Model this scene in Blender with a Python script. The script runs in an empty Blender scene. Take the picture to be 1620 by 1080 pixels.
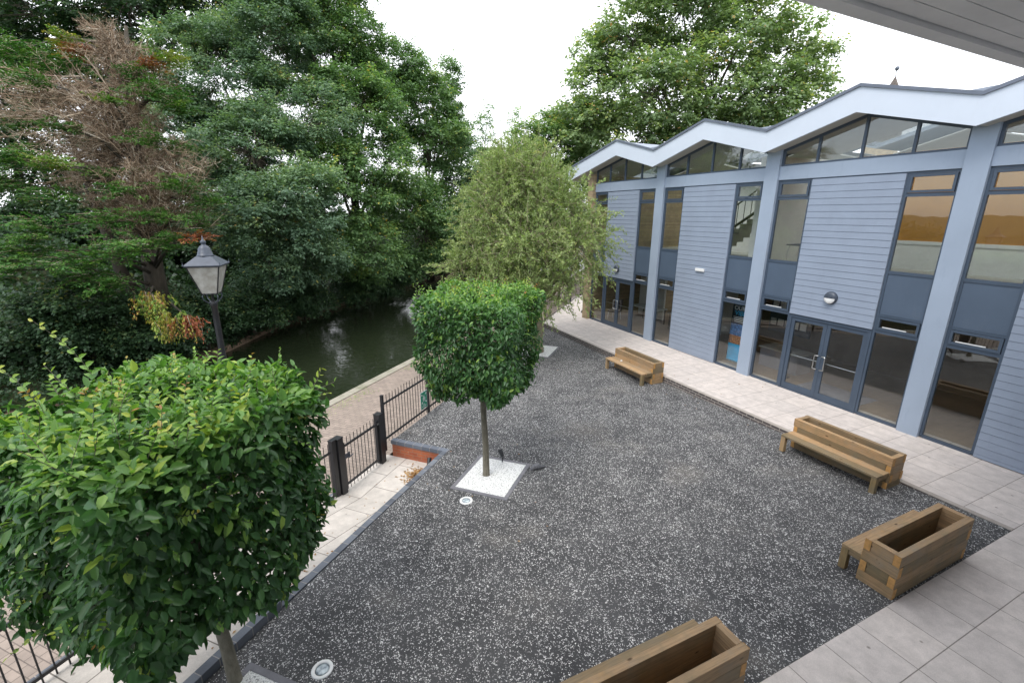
import bpy, bmesh, math, random
import numpy as np
from mathutils import Vector, Matrix
R = math.radians
SC = bpy.context.scene
COL = SC.collection

# ------------------------------------------------------------------ camera
CAM_H = 4.9
cd = bpy.data.cameras.new('camera'); cam = bpy.data.objects.new('camera', cd); COL.objects.link(cam)
cd.lens = 16.0; cd.sensor_width = 36.0; cd.clip_start = 0.05; cd.clip_end = 3000
P_, Y_, RO_ = R(15.7), R(24.9), R(0.3)
fw = Vector((math.sin(Y_)*math.cos(P_), math.cos(Y_)*math.cos(P_), -math.sin(P_)))
rt = Vector((math.cos(Y_), -math.sin(Y_), 0)); up = rt.cross(fw)
r2 = rt*math.cos(RO_)+up*math.sin(RO_); u2 = up*math.cos(RO_)-rt*math.sin(RO_)
m = Matrix((r2, u2, -fw)).transposed().to_4x4(); m.translation = Vector((0, 0, CAM_H))
cam.matrix_world = m
SC.camera = cam

# ------------------------------------------------------------------ sky and sun
SUN_EL, SUN_AZ = R(58), R(-115)          # azimuth measured from +Y towards +X
w = bpy.data.worlds.new('World'); SC.world = w; w.use_nodes = True
nt = w.node_tree; N = nt.nodes; Lk = nt.links; N.clear()
out = N.new('ShaderNodeOutputWorld'); bg = N.new('ShaderNodeBackground'); bg.inputs[1].default_value = 0.13
sky = N.new('ShaderNodeTexSky'); sky.sky_type = 'NISHITA'; sky.sun_disc = False
sky.sun_elevation = SUN_EL; sky.sun_rotation = SUN_AZ; sky.air_density = 1.0; sky.dust_density = 1.5
tc = N.new('ShaderNodeTexCoord'); no = N.new('ShaderNodeTexNoise'); no.inputs['Scale'].default_value = 2.6
no.inputs['Detail'].default_value = 6; no.inputs['Roughness'].default_value = 0.55
sep = N.new('ShaderNodeSeparateXYZ')
ma = N.new('ShaderNodeMath'); ma.operation = 'MULTIPLY_ADD'; ma.inputs[1].default_value = 1.1; ma.inputs[2].default_value = 0.62
ad = N.new('ShaderNodeMath'); ad.operation = 'ADD'
rm = N.new('ShaderNodeMapRange'); rm.inputs[1].default_value = 0.15; rm.inputs[2].default_value = 0.62
rm.inputs[3].default_value = 0.35; rm.inputs[4].default_value = 0.97
mx = N.new('ShaderNodeMixRGB'); mx.inputs[2].default_value = (8.1, 8.3, 8.7, 1)
Lk.new(tc.outputs['Generated'], no.inputs[0]); Lk.new(tc.outputs['Generated'], sep.inputs[0])
Lk.new(sep.outputs[0], ma.inputs[0]); Lk.new(ma.outputs[0], ad.inputs[0]); Lk.new(no.outputs[0], ad.inputs[1])
mi = N.new('ShaderNodeMath'); mi.operation = 'MULTIPLY'; mi.inputs[1].default_value = 0.8
Lk.new(ad.outputs[0], mi.inputs[0]); Lk.new(mi.outputs[0], rm.inputs[0])
Lk.new(rm.outputs[0], mx.inputs[0]); Lk.new(sky.outputs[0], mx.inputs[1]); Lk.new(mx.outputs[0], bg.inputs[0])
Lk.new(bg.outputs[0], out.inputs[0])

sd = bpy.data.lights.new('sun', 'SUN'); sd.energy = 1.1; sd.angle = R(25); sd.color = (1.0, 0.97, 0.92)
sun = bpy.data.objects.new('sun', sd); COL.objects.link(sun)
sv = Vector((math.sin(SUN_AZ)*math.cos(SUN_EL), math.cos(SUN_AZ)*math.cos(SUN_EL), math.sin(SUN_EL)))
sun.rotation_euler = (-sv).to_track_quat('-Z', 'Y').to_euler()
SC.view_settings.view_transform = 'Standard'; SC.view_settings.look = 'None'
SC.view_settings.exposure = 1.05; SC.view_settings.gamma = 1.0
SC.cycles.max_bounces = 8; SC.cycles.transparent_max_bounces = 16
SC.cycles.diffuse_bounces = 4; SC.cycles.glossy_bounces = 3

# ------------------------------------------------------------------ object helpers
def tag(o, label=None, cat=None, group=None, kind=None):
    if label: o['label'] = label
    if cat: o['category'] = cat
    if group: o['group'] = group
    if kind: o['kind'] = kind
    return o
def thing(name, label, cat, loc=(0, 0, 0), rz=0.0, group=None):
    o = bpy.data.objects.new(name, None); COL.objects.link(o)
    o.location = loc; o.rotation_euler = (0, 0, rz); o.empty_display_size = 0.2
    return tag(o, label, cat, group)
def link(name, me, parent=None):
    o = bpy.data.objects.new(name, me); COL.objects.link(o)
    if parent: o.parent = parent
    return o
def copy_tree(o, parent=None):
    c = o.copy(); COL.objects.link(c)
    if parent: c.parent = parent
    for ch in o.children: copy_tree(ch, c)
    return c

class MB:
    def __init__(s): s.v = []; s.f = []
    def add(s, vs, fs):
        b = len(s.v); s.v += [tuple(v) for v in vs]; s.f += [tuple(i+b for i in f) for f in fs]; return s
    def box(s, x0, x1, y0, y1, z0, z1):
        if x0 > x1: x0, x1 = x1, x0
        if y0 > y1: y0, y1 = y1, y0
        return s.add([(x0,y0,z0),(x1,y0,z0),(x1,y1,z0),(x0,y1,z0),(x0,y0,z1),(x1,y0,z1),(x1,y1,z1),(x0,y1,z1)],
                     [(0,3,2,1),(4,5,6,7),(0,1,5,4),(1,2,6,5),(2,3,7,6),(3,0,4,7)])
    def obox(s, c, ax, ay, az):   # centre and three half-axis vectors
        c = Vector(c); ax = Vector(ax); ay = Vector(ay); az = Vector(az)
        vs = [c+i*ax+j*ay+k*az for k in (-1,1) for i,j in ((-1,-1),(1,-1),(1,1),(-1,1))]
        return s.add(vs, [(0,3,2,1),(4,5,6,7),(0,1,5,4),(1,2,6,5),(2,3,7,6),(3,0,4,7)])
    def prism(s, poly, d):        # poly: planar 3d points, d: extrusion
        d = Vector(d); n = len(poly); a = [Vector(p) for p in poly]
        vs = a+[p+d for p in a]
        return s.add(vs, [tuple(range(n-1,-1,-1)), tuple(range(n,2*n))]+[(i,(i+1)%n,(i+1)%n+n,i+n) for i in range(n)])
    def tube(s, pts, rad, n=8, cap=True):
        pts = [Vector(p) for p in pts]
        if not hasattr(rad, '__len__'): rad = [rad]*len(pts)
        b = len(s.v); prev = None
        for i, p in enumerate(pts):
            d = (pts[min(i+1, len(pts)-1)]-pts[max(i-1, 0)]).normalized()
            if prev is None:
                u = d.orthogonal().normalized()
            else:
                u = (prev-d*prev.dot(d)).normalized()
            prev = u; v = d.cross(u)
            for k in range(n):
                t = 2*math.pi*k/n
                s.v.append(tuple(p+(u*math.cos(t)+v*math.sin(t))*rad[i]))
        for i in range(len(pts)-1):
            for k in range(n):
                k2 = (k+1) % n
                s.f.append((b+i*n+k, b+i*n+k2, b+(i+1)*n+k2, b+(i+1)*n+k))
        if cap:
            s.f.append(tuple(b+k for k in range(n-1,-1,-1))); e = b+(len(pts)-1)*n
            s.f.append(tuple(e+k for k in range(n)))
        return s
    def lathe(s, prof, c=(0,0,0), n=24, rot=0.0):
        c = Vector(c); b = len(s.v)
        for r, z in prof:
            for k in range(n):
                t = 2*math.pi*k/n+rot; s.v.append((c.x+r*math.cos(t), c.y+r*math.sin(t), c.z+z))
        for i in range(len(prof)-1):
            for k in range(n):
                k2 = (k+1) % n; s.f.append((b+i*n+k, b+i*n+k2, b+(i+1)*n+k2, b+(i+1)*n+k))
        s.f.append(tuple(b+k for k in range(n-1,-1,-1))); e = b+(len(prof)-1)*n
        s.f.append(tuple(e+k for k in range(n)))
        return s
    def build(s, name, mat, parent=None, smooth=False, bevel=0.0):
        me = bpy.data.meshes.new(name); me.from_pydata(s.v, [], s.f); me.update()
        if mat: me.materials.append(mat)
        if smooth:
            for p in me.polygons: p.use_smooth = True
        o = link(name, me, parent)
        if bevel:
            bm = o.modifiers.new('bevel', 'BEVEL'); bm.width = bevel; bm.segments = 2; bm.limit_method = 'ANGLE'; bm.angle_limit = R(40)
        return o

# ------------------------------------------------------------------ materials
def newmat(name):
    m = bpy.data.materials.new(name); m.use_nodes = True
    nt = m.node_tree; b = nt.nodes['Principled BSDF']; return m, nt, b
def nd(nt, t, **kw):
    n = nt.nodes.new(t)
    for k, v in kw.items(): setattr(n, k, v)
    return n
def rampn(nt, stops, interp='LINEAR'):
    r = nt.nodes.new('ShaderNodeValToRGB'); cr = r.color_ramp; cr.interpolation = interp
    while len(cr.elements) < len(stops): cr.elements.new(0.5)
    for e, (p, c) in zip(cr.elements, stops):
        e.position = p; e.color = (c[0], c[1], c[2], 1)
    return r
def noise(nt, scale, detail=4, rough=0.55, vec=None):
    n = nt.nodes.new('ShaderNodeTexNoise'); n.inputs['Scale'].default_value = scale
    n.inputs['Detail'].default_value = detail; n.inputs['Roughness'].default_value = rough
    if vec is not None: nt.links.new(vec, n.inputs['Vector'])
    return n
def geo_pos(nt): return nt.nodes.new('ShaderNodeNewGeometry').outputs['Position']
def obj_pos(nt): return nt.nodes.new('ShaderNodeTexCoord').outputs['Object']
def mixc(nt, fac, a, b, mode='MIX'):
    m = nt.nodes.new('ShaderNodeMixRGB'); m.blend_type = mode
    for i, v in ((0, fac), (1, a), (2, b)):
        if hasattr(v, 'is_output') or hasattr(v, 'links'): nt.links.new(v, m.inputs[i])
        elif i == 0: m.inputs[0].default_value = v
        else: m.inputs[i].default_value = (v[0], v[1], v[2], 1)
    return m.outputs[0]
def bump(nt, b, h, strength=0.3, dist=0.01):
    n = nt.nodes.new('ShaderNodeBump'); n.inputs['Strength'].default_value = strength; n.inputs['Distance'].default_value = dist
    nt.links.new(h, n.inputs['Height']); nt.links.new(n.outputs[0], b.inputs['Normal'])
def scalev(nt, vec, s):
    m = nt.nodes.new('ShaderNodeMapping'); m.inputs['Scale'].default_value = s; nt.links.new(vec, m.inputs[0]); return m.outputs[0]
def paint(name, c, rough=0.5, var=0.12, scale=3.0, metal=0.0, dirt=None, bstr=0.0):
    m, nt, b = newmat(name); p = obj_pos(nt)
    n = noise(nt, scale, 5, 0.6, p)
    r = rampn(nt, [(0.3, [x*(1-var) for x in c]), (0.7, [min(1, x*(1+var)) for x in c])]); nt.links.new(n.outputs[0], r.inputs[0])
    col = r.outputs[0]
    if dirt:
        n2 = noise(nt, 7, 6, 0.7, scalev(nt, p, (1, 1, 0.25))); r2_ = rampn(nt, [(0.55, (0, 0, 0)), (0.8, (1, 1, 1))]); nt.links.new(n2.outputs[0], r2_.inputs[0])
        mm = nt.nodes.new('ShaderNodeMath'); mm.operation = 'MULTIPLY'; mm.inputs[1].default_value = dirt[1]; nt.links.new(r2_.outputs[0], mm.inputs[0])
        col = mixc(nt, mm.outputs[0], col, dirt[0])
    nt.links.new(col, b.inputs['Base Color']); b.inputs['Roughness'].default_value = rough; b.inputs['Metallic'].default_value = metal
    if bstr:
        n3 = noise(nt, 60, 3, 0.6, p); bump(nt, b, n3.outputs[0], bstr, 0.004)
    return m
M = {}
M['frame'] = paint('frame', (0.055, 0.078, 0.112), 0.42, 0.10, 2)
M['spandrel'] = paint('spandrel', (0.075, 0.105, 0.15), 0.45, 0.06, 1.5, dirt=((0.13, 0.15, 0.18), 0.25))
M['cladding'] = paint('cladding', (0.255, 0.30, 0.375), 0.5, 0.06, 1.4, dirt=((0.20, 0.235, 0.29), 0.4))
M['groove'] = paint('groove', (0.13, 0.155, 0.20), 0.7)
M['pilaster'] = paint('pilaster', (0.31, 0.37, 0.455), 0.5, 0.05, 1.2, dirt=((0.2, 0.25, 0.33), 0.3))
M['white'] = paint('white', (0.56, 0.61, 0.68), 0.5, 0.04, 0.8, dirt=((0.5, 0.53, 0.56), 0.35))
M['inner'] = paint('inner', (0.74, 0.74, 0.71), 0.8, 0.05)
M['ceil'] = paint('ceil', (0.42, 0.41, 0.37), 0.8, 0.05)
M['ochre'] = paint('ochre', (0.42, 0.19, 0.03), 0.6, 0.08)
M['brownwall'] = paint('brownwall', (0.12, 0.075, 0.04), 0.6, 0.15)
M['coping'] = paint('coping', (0.13, 0.15, 0.19), 0.45, 0.1)
M['roof'] = paint('roof', (0.26, 0.29, 0.34), 0.7, 0.12, 2)
M['steel'] = paint('steel', (0.62, 0.62, 0.6), 0.28, 0.05, metal=1.0)
M['black'] = paint('black', (0.018, 0.019, 0.022), 0.42, 0.2, 8, dirt=((0.06, 0.06, 0.062), 0.4))
M['lampgrey'] = paint('lampgrey', (0.05, 0.062, 0.085), 0.42, 0.2, 12, dirt=((0.12, 0.13, 0.15), 0.5))
M['lampwhite'] = paint('lampwhite', (0.75, 0.75, 0.73), 0.35, 0.03)
M['skin_dark'] = paint('dark_upholstery', (0.05, 0.03, 0.03), 0.6)
M['blue'] = paint('banner_blue', (0.03, 0.48, 0.92), 0.5, 0.15, 5)
M['navy'] = paint('banner_navy', (0.015, 0.03, 0.06), 0.5)
M['photo_blue'] = paint('banner_photo', (0.12, 0.26, 0.55), 0.5, 0.7, 14)
M['photo_warm'] = paint('banner_faces', (0.5, 0.24, 0.13), 0.5, 0.8, 16)
M['paper'] = paint('paper', (0.75, 0.76, 0.76), 0.6, 0.04)
M['yellow'] = paint('yellow', (0.75, 0.5, 0.03), 0.5)
M['green_sign'] = paint('green_sign', (0.0, 0.22, 0.13), 0.4, 0.05)
M['debris'] = paint('debris', (0.16, 0.16, 0.17), 0.9, 0.5, 20)
M['grey_cloth'] = paint('grey_cloth', (0.22, 0.22, 0.25), 0.8, 0.1)

def glass(name='glass', refl=1.35, tint=(0.80, 0.83, 0.82)):
    m = bpy.data.materials.new(name); m.use_nodes = True; nt = m.node_tree; nt.nodes.clear()
    o = nt.nodes.new('ShaderNodeOutputMaterial'); t = nt.nodes.new('ShaderNodeBsdfTransparent'); t.inputs[0].default_value = (*tint, 1)
    g = nt.nodes.new('ShaderNodeBsdfGlossy'); g.inputs['Roughness'].default_value = 0.012
    gg = nt.nodes.new('ShaderNodeNewGeometry'); dt = nt.nodes.new('ShaderNodeVectorMath'); dt.operation = 'DOT_PRODUCT'; nt.links.new(gg.outputs['Incoming'], dt.inputs[0]); nt.links.new(gg.outputs['Normal'], dt.inputs[1])
    def mth(op, x, y=None):
        q = nt.nodes.new('ShaderNodeMath'); q.operation = op
        for i_, v_ in enumerate((x, y)):
            if v_ is None: continue
            if isinstance(v_, (int, float)): q.inputs[i_].default_value = v_
            else: nt.links.new(v_, q.inputs[i_])
        return q.outputs[0]
    sch = mth('ADD', mth('MULTIPLY', mth('POWER', mth('SUBTRACT', 1.0, mth('ABSOLUTE', dt.outputs['Value'])), 5.0), 0.95), 0.045)
    nn = noise(nt, 1.3, 2, 0.5, geo_pos(nt)); bp = nt.nodes.new('ShaderNodeBump'); bp.inputs['Strength'].default_value = 0.06; bp.inputs['Distance'].default_value = 0.02
    nt.links.new(nn.outputs[0], bp.inputs['Height']); nt.links.new(bp.outputs[0], g.inputs['Normal'])
    mu = nt.nodes.new('ShaderNodeMath'); mu.operation = 'MULTIPLY'; mu.inputs[1].default_value = refl; mu.use_clamp = True
    x = nt.nodes.new('ShaderNodeMixShader')
    nt.links.new(sch, mu.inputs[0]); nt.links.new(mu.outputs[0], x.inputs[0]); nt.links.new(t.outputs[0], x.inputs[1]); nt.links.new(g.outputs[0], x.inputs[2]); nt.links.new(x.outputs[0], o.inputs[0])
    return m
M['glass'] = glass(refl=1.9, tint=(0.93, 0.95, 0.945))
def frosted():
    m, nt, b = newmat('lantern_glass'); b.inputs['Base Color'].default_value = (0.5, 0.5, 0.46, 1); b.inputs['Roughness'].default_value = 0.35
    n = noise(nt, 9, 5, 0.6, obj_pos(nt)); r = rampn(nt, [(0.3, (0.33, 0.32, 0.28)), (0.7, (0.55, 0.55, 0.52))]); nt.links.new(n.outputs[0], r.inputs[0]); nt.links.new(r.outputs[0], b.inputs['Base Color'])
    b.inputs['Alpha'].default_value = 0.8
    return m
M['frost'] = frosted()

def mat_gravel():
    m, nt, b = newmat('rubber_chip_surface'); p = geo_pos(nt)
    base = noise(nt, 1.1, 5, 0.6, p); fine = noise(nt, 120, 3, 0.7, p)
    r = rampn(nt, [(0.3, (0.038, 0.038, 0.040)), (0.7, (0.080, 0.079, 0.080))]); nt.links.new(base.outputs[0], r.inputs[0])
    rf = rampn(nt, [(0.3, (0.45, 0.45, 0.45)), (0.7, (1.5, 1.5, 1.5))]); nt.links.new(fine.outputs[0], rf.inputs[0])
    col = mixc(nt, 1.0, r.outputs[0], rf.outputs[0], 'MULTIPLY')
    dn = noise(nt, 28, 2, 0.5, p)
    off = nt.nodes.new('ShaderNodeVectorMath'); off.operation = 'MULTIPLY_ADD'; off.inputs[1].default_value = (0.05, 0.05, 0.0)
    nt.links.new(dn.outputs['Color'], off.inputs[0]); nt.links.new(p, off.inputs[2])
    dens = noise(nt, 2.2, 4, 0.6, p)
    dens2 = noise(nt, 14, 3, 0.6, p)
    tot = nt.nodes.new('ShaderNodeMath'); tot.operation = 'MULTIPLY_ADD'; tot.inputs[1].default_value = 0.55
    nt.links.new(dens.outputs[0], tot.inputs[0]); 
    dd = nt.nodes.new('ShaderNodeMath'); dd.operation = 'MULTIPLY'; dd.inputs[1].default_value = 0.75; nt.links.new(dens2.outputs[0], dd.inputs[0]); nt.links.new(dd.outputs[0], tot.inputs[2])
    for sc, hi in ((46, 0.54), (74, 0.56)):
        v = nt.nodes.new('ShaderNodeTexVoronoi'); v.inputs['Scale'].default_value = sc; nt.links.new(off.outputs[0], v.inputs['Vector'])
        s = nt.nodes.new('ShaderNodeSeparateColor'); nt.links.new(v.outputs['Color'], s.inputs[0])
        th = nt.nodes.new('ShaderNodeMapRange'); th.inputs[1].default_value = 0.46; th.inputs[2].default_value = 0.86; th.inputs[3].default_value = 0.93; th.inputs[4].default_value = hi
        nt.links.new(tot.outputs[0], th.inputs[0])
        gt = nt.nodes.new('ShaderNodeMath'); gt.operation = 'GREATER_THAN'; nt.links.new(s.outputs[0], gt.inputs[0]); nt.links.new(th.outputs[0], gt.inputs[1])
        ds = nt.nodes.new('ShaderNodeMath'); ds.operation = 'LESS_THAN'; ds.inputs[1].default_value = 0.40; nt.links.new(v.outputs['Distance'], ds.inputs[0])
        mm = nt.nodes.new('ShaderNodeMath'); mm.operation = 'MULTIPLY'; nt.links.new(gt.outputs[0], mm.inputs[0]); nt.links.new(ds.outputs[0], mm.inputs[1])
        rr = rampn(nt, [(0.0, (0.25, 0.24, 0.235)), (0.4, (0.52, 0.51, 0.495)), (1.0, (0.74, 0.73, 0.71))]); nt.links.new(s.outputs[1], rr.inputs[0])
        col = mixc(nt, mm.outputs[0], col, rr.outputs[0])
    st = noise(nt, 0.55, 5, 0.6, p); sr = rampn(nt, [(0.56, (0, 0, 0)), (0.72, (0.35, 0.35, 0.35))]); nt.links.new(st.outputs[0], sr.inputs[0])
    col = mixc(nt, sr.outputs[0], col, (0.15, 0.13, 0.105))
    nt.links.new(col, b.inputs['Base Color']); b.inputs['Roughness'].default_value = 0.85
    bump(nt, b, fine.outputs[0], 0.5, 0.01)
    return m
M['gravel'] = mat_gravel()

def mat_blocks(name, cols, mortar, bw, rh, msize, rot=0.0, offset=0.5, stain=None, rough=0.8, freq=2, squash=1.0, vert=False, shift=(0, 0), spots=None):
    m, nt, b = newmat(name); p = geo_pos(nt)
    mp = nt.nodes.new('ShaderNodeMapping'); mp.inputs['Rotation'].default_value = (0, 0, rot); mp.inputs['Location'].default_value = (shift[0], shift[1], 0); nt.links.new(p, mp.inputs[0])
    vec = mp.outputs[0]
    if vert:
        s = nt.nodes.new('ShaderNodeSeparateXYZ'); c = nt.nodes.new('ShaderNodeCombineXYZ'); nt.links.new(vec, s.inputs[0])
        nt.links.new(s.outputs[0 if vert == 'x' else 1], c.inputs[0]); nt.links.new(s.outputs[2], c.inputs[1]); vec = c.outputs[0]
    br = nt.nodes.new('ShaderNodeTexBrick'); br.offset = offset; br.offset_frequency = freq
    br.inputs['Scale'].default_value = 1.0; br.inputs['Brick Width'].default_value = bw; br.inputs['Row Height'].default_value = rh
    br.inputs['Mortar Size'].default_value = msize; br.inputs['Mortar Smooth'].default_value = 0.3; br.inputs['Bias'].default_value = 0.0
    br.inputs['Color1'].default_value = (*cols[0], 1); br.inputs['Color2'].default_value = (*cols[1], 1); br.inputs['Mortar'].default_value = (*mortar, 1)
    nt.links.new(vec, br.inputs['Vector'])
    n = noise(nt, 5, 8, 0.65, p); rr = rampn(nt, [(0.3, (0.82, 0.82, 0.82)), (0.7, (1.12, 1.12, 1.12))]); nt.links.new(n.outputs[0], rr.inputs[0])
    col = mixc(nt, 1.0, br.outputs[0], rr.outputs[0], 'MULTIPLY')
    n1 = noise(nt, 90, 4, 0.7, p); r1 = rampn(nt, [(0.3, (0.86, 0.86, 0.86)), (0.7, (1.1, 1.1, 1.1))]); nt.links.new(n1.outputs[0], r1.inputs[0])
    col = mixc(nt, 1.0, col, r1.outputs[0], 'MULTIPLY')
    if stain:
        n2 = noise(nt, 1.4, 7, 0.7, p); r2_ = rampn(nt, [(0.5, (0, 0, 0)), (0.75, (stain[1],)*3)]); nt.links.new(n2.outputs[0], r2_.inputs[0])
        col = mixc(nt, r2_.outputs[0], col, stain[0])
    if spots:
        n5 = noise(nt, 3.3, 8, 0.75, p); r5 = rampn(nt, [(0.60, (0, 0, 0)), (0.66, (0.5, 0.5, 0.5)), (0.8, (0.7, 0.7, 0.7))]); nt.links.new(n5.outputs[0], r5.inputs[0]); col = mixc(nt, r5.outputs[0], col, spots)
        v5 = nt.nodes.new('ShaderNodeTexVoronoi'); v5.inputs['Scale'].default_value = 2.6; nt.links.new(p, v5.inputs['Vector']); r6 = rampn(nt, [(0.03, (0.7, 0.7, 0.7)), (0.07, (0, 0, 0))]); nt.links.new(v5.outputs['Distance'], r6.inputs[0]); col = mixc(nt, r6.outputs[0], col, (0.12, 0.10, 0.08))
    nt.links.new(col, b.inputs['Base Color']); b.inputs['Roughness'].default_value = rough
    inv = nt.nodes.new('ShaderNodeMath'); inv.operation = 'SUBTRACT'; inv.inputs[0].default_value = 1; nt.links.new(br.outputs['Fac'], inv.inputs[1])
    bump(nt, b, inv.outputs[0], 0.5, 0.004)
    return m
CA = R(45.5)
cax = Vector((math.sin(CA), math.cos(CA), 0)); nax = Vector((-math.cos(CA), math.sin(CA), 0))
def P(a, n, z=0.0): q = cax*a+nax*n; return Vector((q.x, q.y, z))
TH = math.atan2(cax.y, cax.x)       # canal direction angle from +X
M['slab'] = mat_blocks('buff_paving', ((0.62, 0.555, 0.51), (0.56, 0.505, 0.47)), (0.23, 0.205, 0.18), 0.645, 0.645, 0.006, 0, 0.0, ((0.45, 0.41, 0.375), 0.4), shift=(-4.52+6.45, -2.28+2.58), spots=(0.40, 0.36, 0.32))
M['slab_left'] = mat_blocks('pale_paving', ((0.58, 0.53, 0.475), (0.53, 0.485, 0.435)), (0.16, 0.14, 0.12), 0.9, 0.62, 0.008, -TH, 0.5, ((0.34, 0.31, 0.28), 0.35), spots=(0.36, 0.33, 0.28))
M['kerbblue'] = mat_blocks('slate_blue_kerb', ((0.165, 0.18, 0.205), (0.085, 0.095, 0.115)), (0.30, 0.28, 0.26), 0.215, 5.0, 0.006, -TH, 0.0)
M['kerbblue2'] = mat_blocks('slate_blue_coping', ((0.155, 0.175, 0.21), (0.115, 0.13, 0.16)), (0.30, 0.28, 0.26), 0.215, 5.0, 0.006, -TH-R(90), 0.0)
M['edging'] = mat_blocks('grey_edging', ((0.19, 0.185, 0.2), (0.15, 0.15, 0.165)), (0.25, 0.24, 0.23), 0.2, 5.0, 0.004, -TH, 0.0)
M['bluebrick'] = mat_blocks('dark_brick_riser', ((0.105, 0.085, 0.08), (0.07, 0.06, 0.062)), (0.36, 0.32, 0.28), 0.225, 0.072, 0.012, 0, 0.5, vert='y')
M['redbrick'] = mat_blocks('red_brick', ((0.42, 0.12, 0.05), (0.33, 0.085, 0.04)), (0.30, 0.16, 0.10), 0.225, 0.075, 0.008, -TH-R(90), 0.5, vert='x')
M['buffbrick'] = mat_blocks('buff_stone_brick', ((0.42, 0.31, 0.17), (0.30, 0.22, 0.13)), (0.34, 0.28, 0.2), 0.22, 0.075, 0.010, 0, 0.5, ((0.16, 0.13, 0.09), 0.6), vert='y')
M['towpath'] = mat_blocks('towpath_blocks', ((0.33, 0.265, 0.22), (0.26, 0.21, 0.175)), (0.15, 0.12, 0.10), 0.21, 0.105, 0.007, -TH+R(90), 0.5, ((0.21, 0.175, 0.14), 0.6))
M['towstone'] = mat_blocks('canal_coping', ((0.36, 0.33, 0.27), (0.30, 0.28, 0.22)), (0.14, 0.13, 0.09), 1.2, 5, 0.01, -TH, 0.0, ((0.10, 0.12, 0.045), 0.8))

def mat_pebbles():
    m, nt, b = newmat('white_pebbles'); p = geo_pos(nt)
    v = nt.nodes.new('ShaderNodeTexVoronoi'); v.inputs['Scale'].default_value = 55; nt.links.new(p, v.inputs['Vector'])
    r = rampn(nt, [(0.0, (0.80, 0.80, 0.78)), (0.55, (0.76, 0.76, 0.74)), (0.8, (0.34, 0.34, 0.33))]); nt.links.new(v.outputs['Distance'], r.inputs[0])
    n = noise(nt, 9, 5, 0.7, p); r3 = rampn(nt, [(0.60, (0, 0, 0)), (0.72, (0.5, 0.5, 0.5))]); nt.links.new(n.outputs[0], r3.inputs[0])
    c = mixc(nt, r3.outputs[0], r.outputs[0], (0.33, 0.30, 0.24))
    nt.links.new(c, b.inputs['Base Color']); b.inputs['Roughness'].default_value = 0.8
    inv = nt.nodes.new('ShaderNodeMath'); inv.operation = 'SUBTRACT'; inv.inputs[0].default_value = 1; nt.links.new(v.outputs['Distance'], inv.inputs[1])
    bump(nt, b, inv.outputs[0], 0.8, 0.01); return m
M['pebbles'] = mat_pebbles()

def mat_wood(name='sleeper_wood', c1=(0.35, 0.235, 0.13), c2=(0.19, 0.135, 0.08), along='x'):
    m, nt, b = newmat(name); p = obj_pos(nt)
    s = (1.2, 22, 22) if along == 'x' else (22, 1.2, 22) if along == 'y' else (22, 22, 1.2)
    n = noise(nt, 2.0, 8, 0.65, scalev(nt, p, s)); r = rampn(nt, [(0.28, c2), (0.55, c1), (0.8, [min(1, x*1.25) for x in c1])]); nt.links.new(n.outputs[0], r.inputs[0])
    n2 = noise(nt, 4.5, 4, 0.6, p); r2_ = rampn(nt, [(0.48, (0, 0, 0)), (0.7, (0.5, 0.5, 0.5))]); nt.links.new(n2.outputs[0], r2_.inputs[0])
    c = mixc(nt, r2_.outputs[0], r.outputs[0], (0.17, 0.15, 0.09))
    n4 = noise(nt, 2.2, 3, 0.6, p); r4 = rampn(nt, [(0.55, (0, 0, 0)), (0.7, (0.5, 0.5, 0.5))]); nt.links.new(n4.outputs[0], r4.inputs[0])
    c = mixc(nt, r4.outputs[0], c, (0.42, 0.24, 0.09))
    n6 = noise(nt, 1.4, 6, 0.7, p); r7 = rampn(nt, [(0.50, (0, 0, 0)), (0.68, (0.65, 0.65, 0.65))]); nt.links.new(n6.outputs[0], r7.inputs[0]); c = mixc(nt, r7.outputs[0], c, (0.25, 0.22, 0.17))
    oi = nt.nodes.new('ShaderNodeObjectInfo'); ro_ = rampn(nt, [(0.0, (0.62, 0.66, 0.62)), (0.5, (0.95, 0.93, 0.9)), (1.0, (1.3, 1.2, 1.08))]); nt.links.new(oi.outputs['Random'], ro_.inputs[0]); c = mixc(nt, 1.0, c, ro_.outputs[0], 'MULTIPLY')
    v = nt.nodes.new('ShaderNodeTexVoronoi'); v.inputs['Scale'].default_value = 3.1; nt.links.new(scalev(nt, p, (1, 2.2, 2.2)), v.inputs['Vector'])
    r3 = rampn(nt, [(0.05, (1, 1, 1)), (0.13, (0, 0, 0))]); nt.links.new(v.outputs['Distance'], r3.inputs[0])
    c = mixc(nt, r3.outputs[0], c, (0.09, 0.05, 0.02))
    nt.links.new(c, b.inputs['Base Color']); b.inputs['Roughness'].default_value = 0.75; bump(nt, b, n.outputs[0], 0.35, 0.004)
    return m
M['wood'] = mat_wood()
M['wood_y'] = mat_wood('sleeper_wood_cross', along='y')
M['wood_z'] = mat_wood('leg_wood', (0.40, 0.26, 0.12), (0.25, 0.16, 0.07), along='z')
M['endgrain'] = paint('cut_end_grain', (0.50, 0.27, 0.09), 0.7, 0.25, 18)
M['soil'] = paint('bare_planter_soil', (0.06, 0.045, 0.03), 0.95, 0.4, 12)

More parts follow.
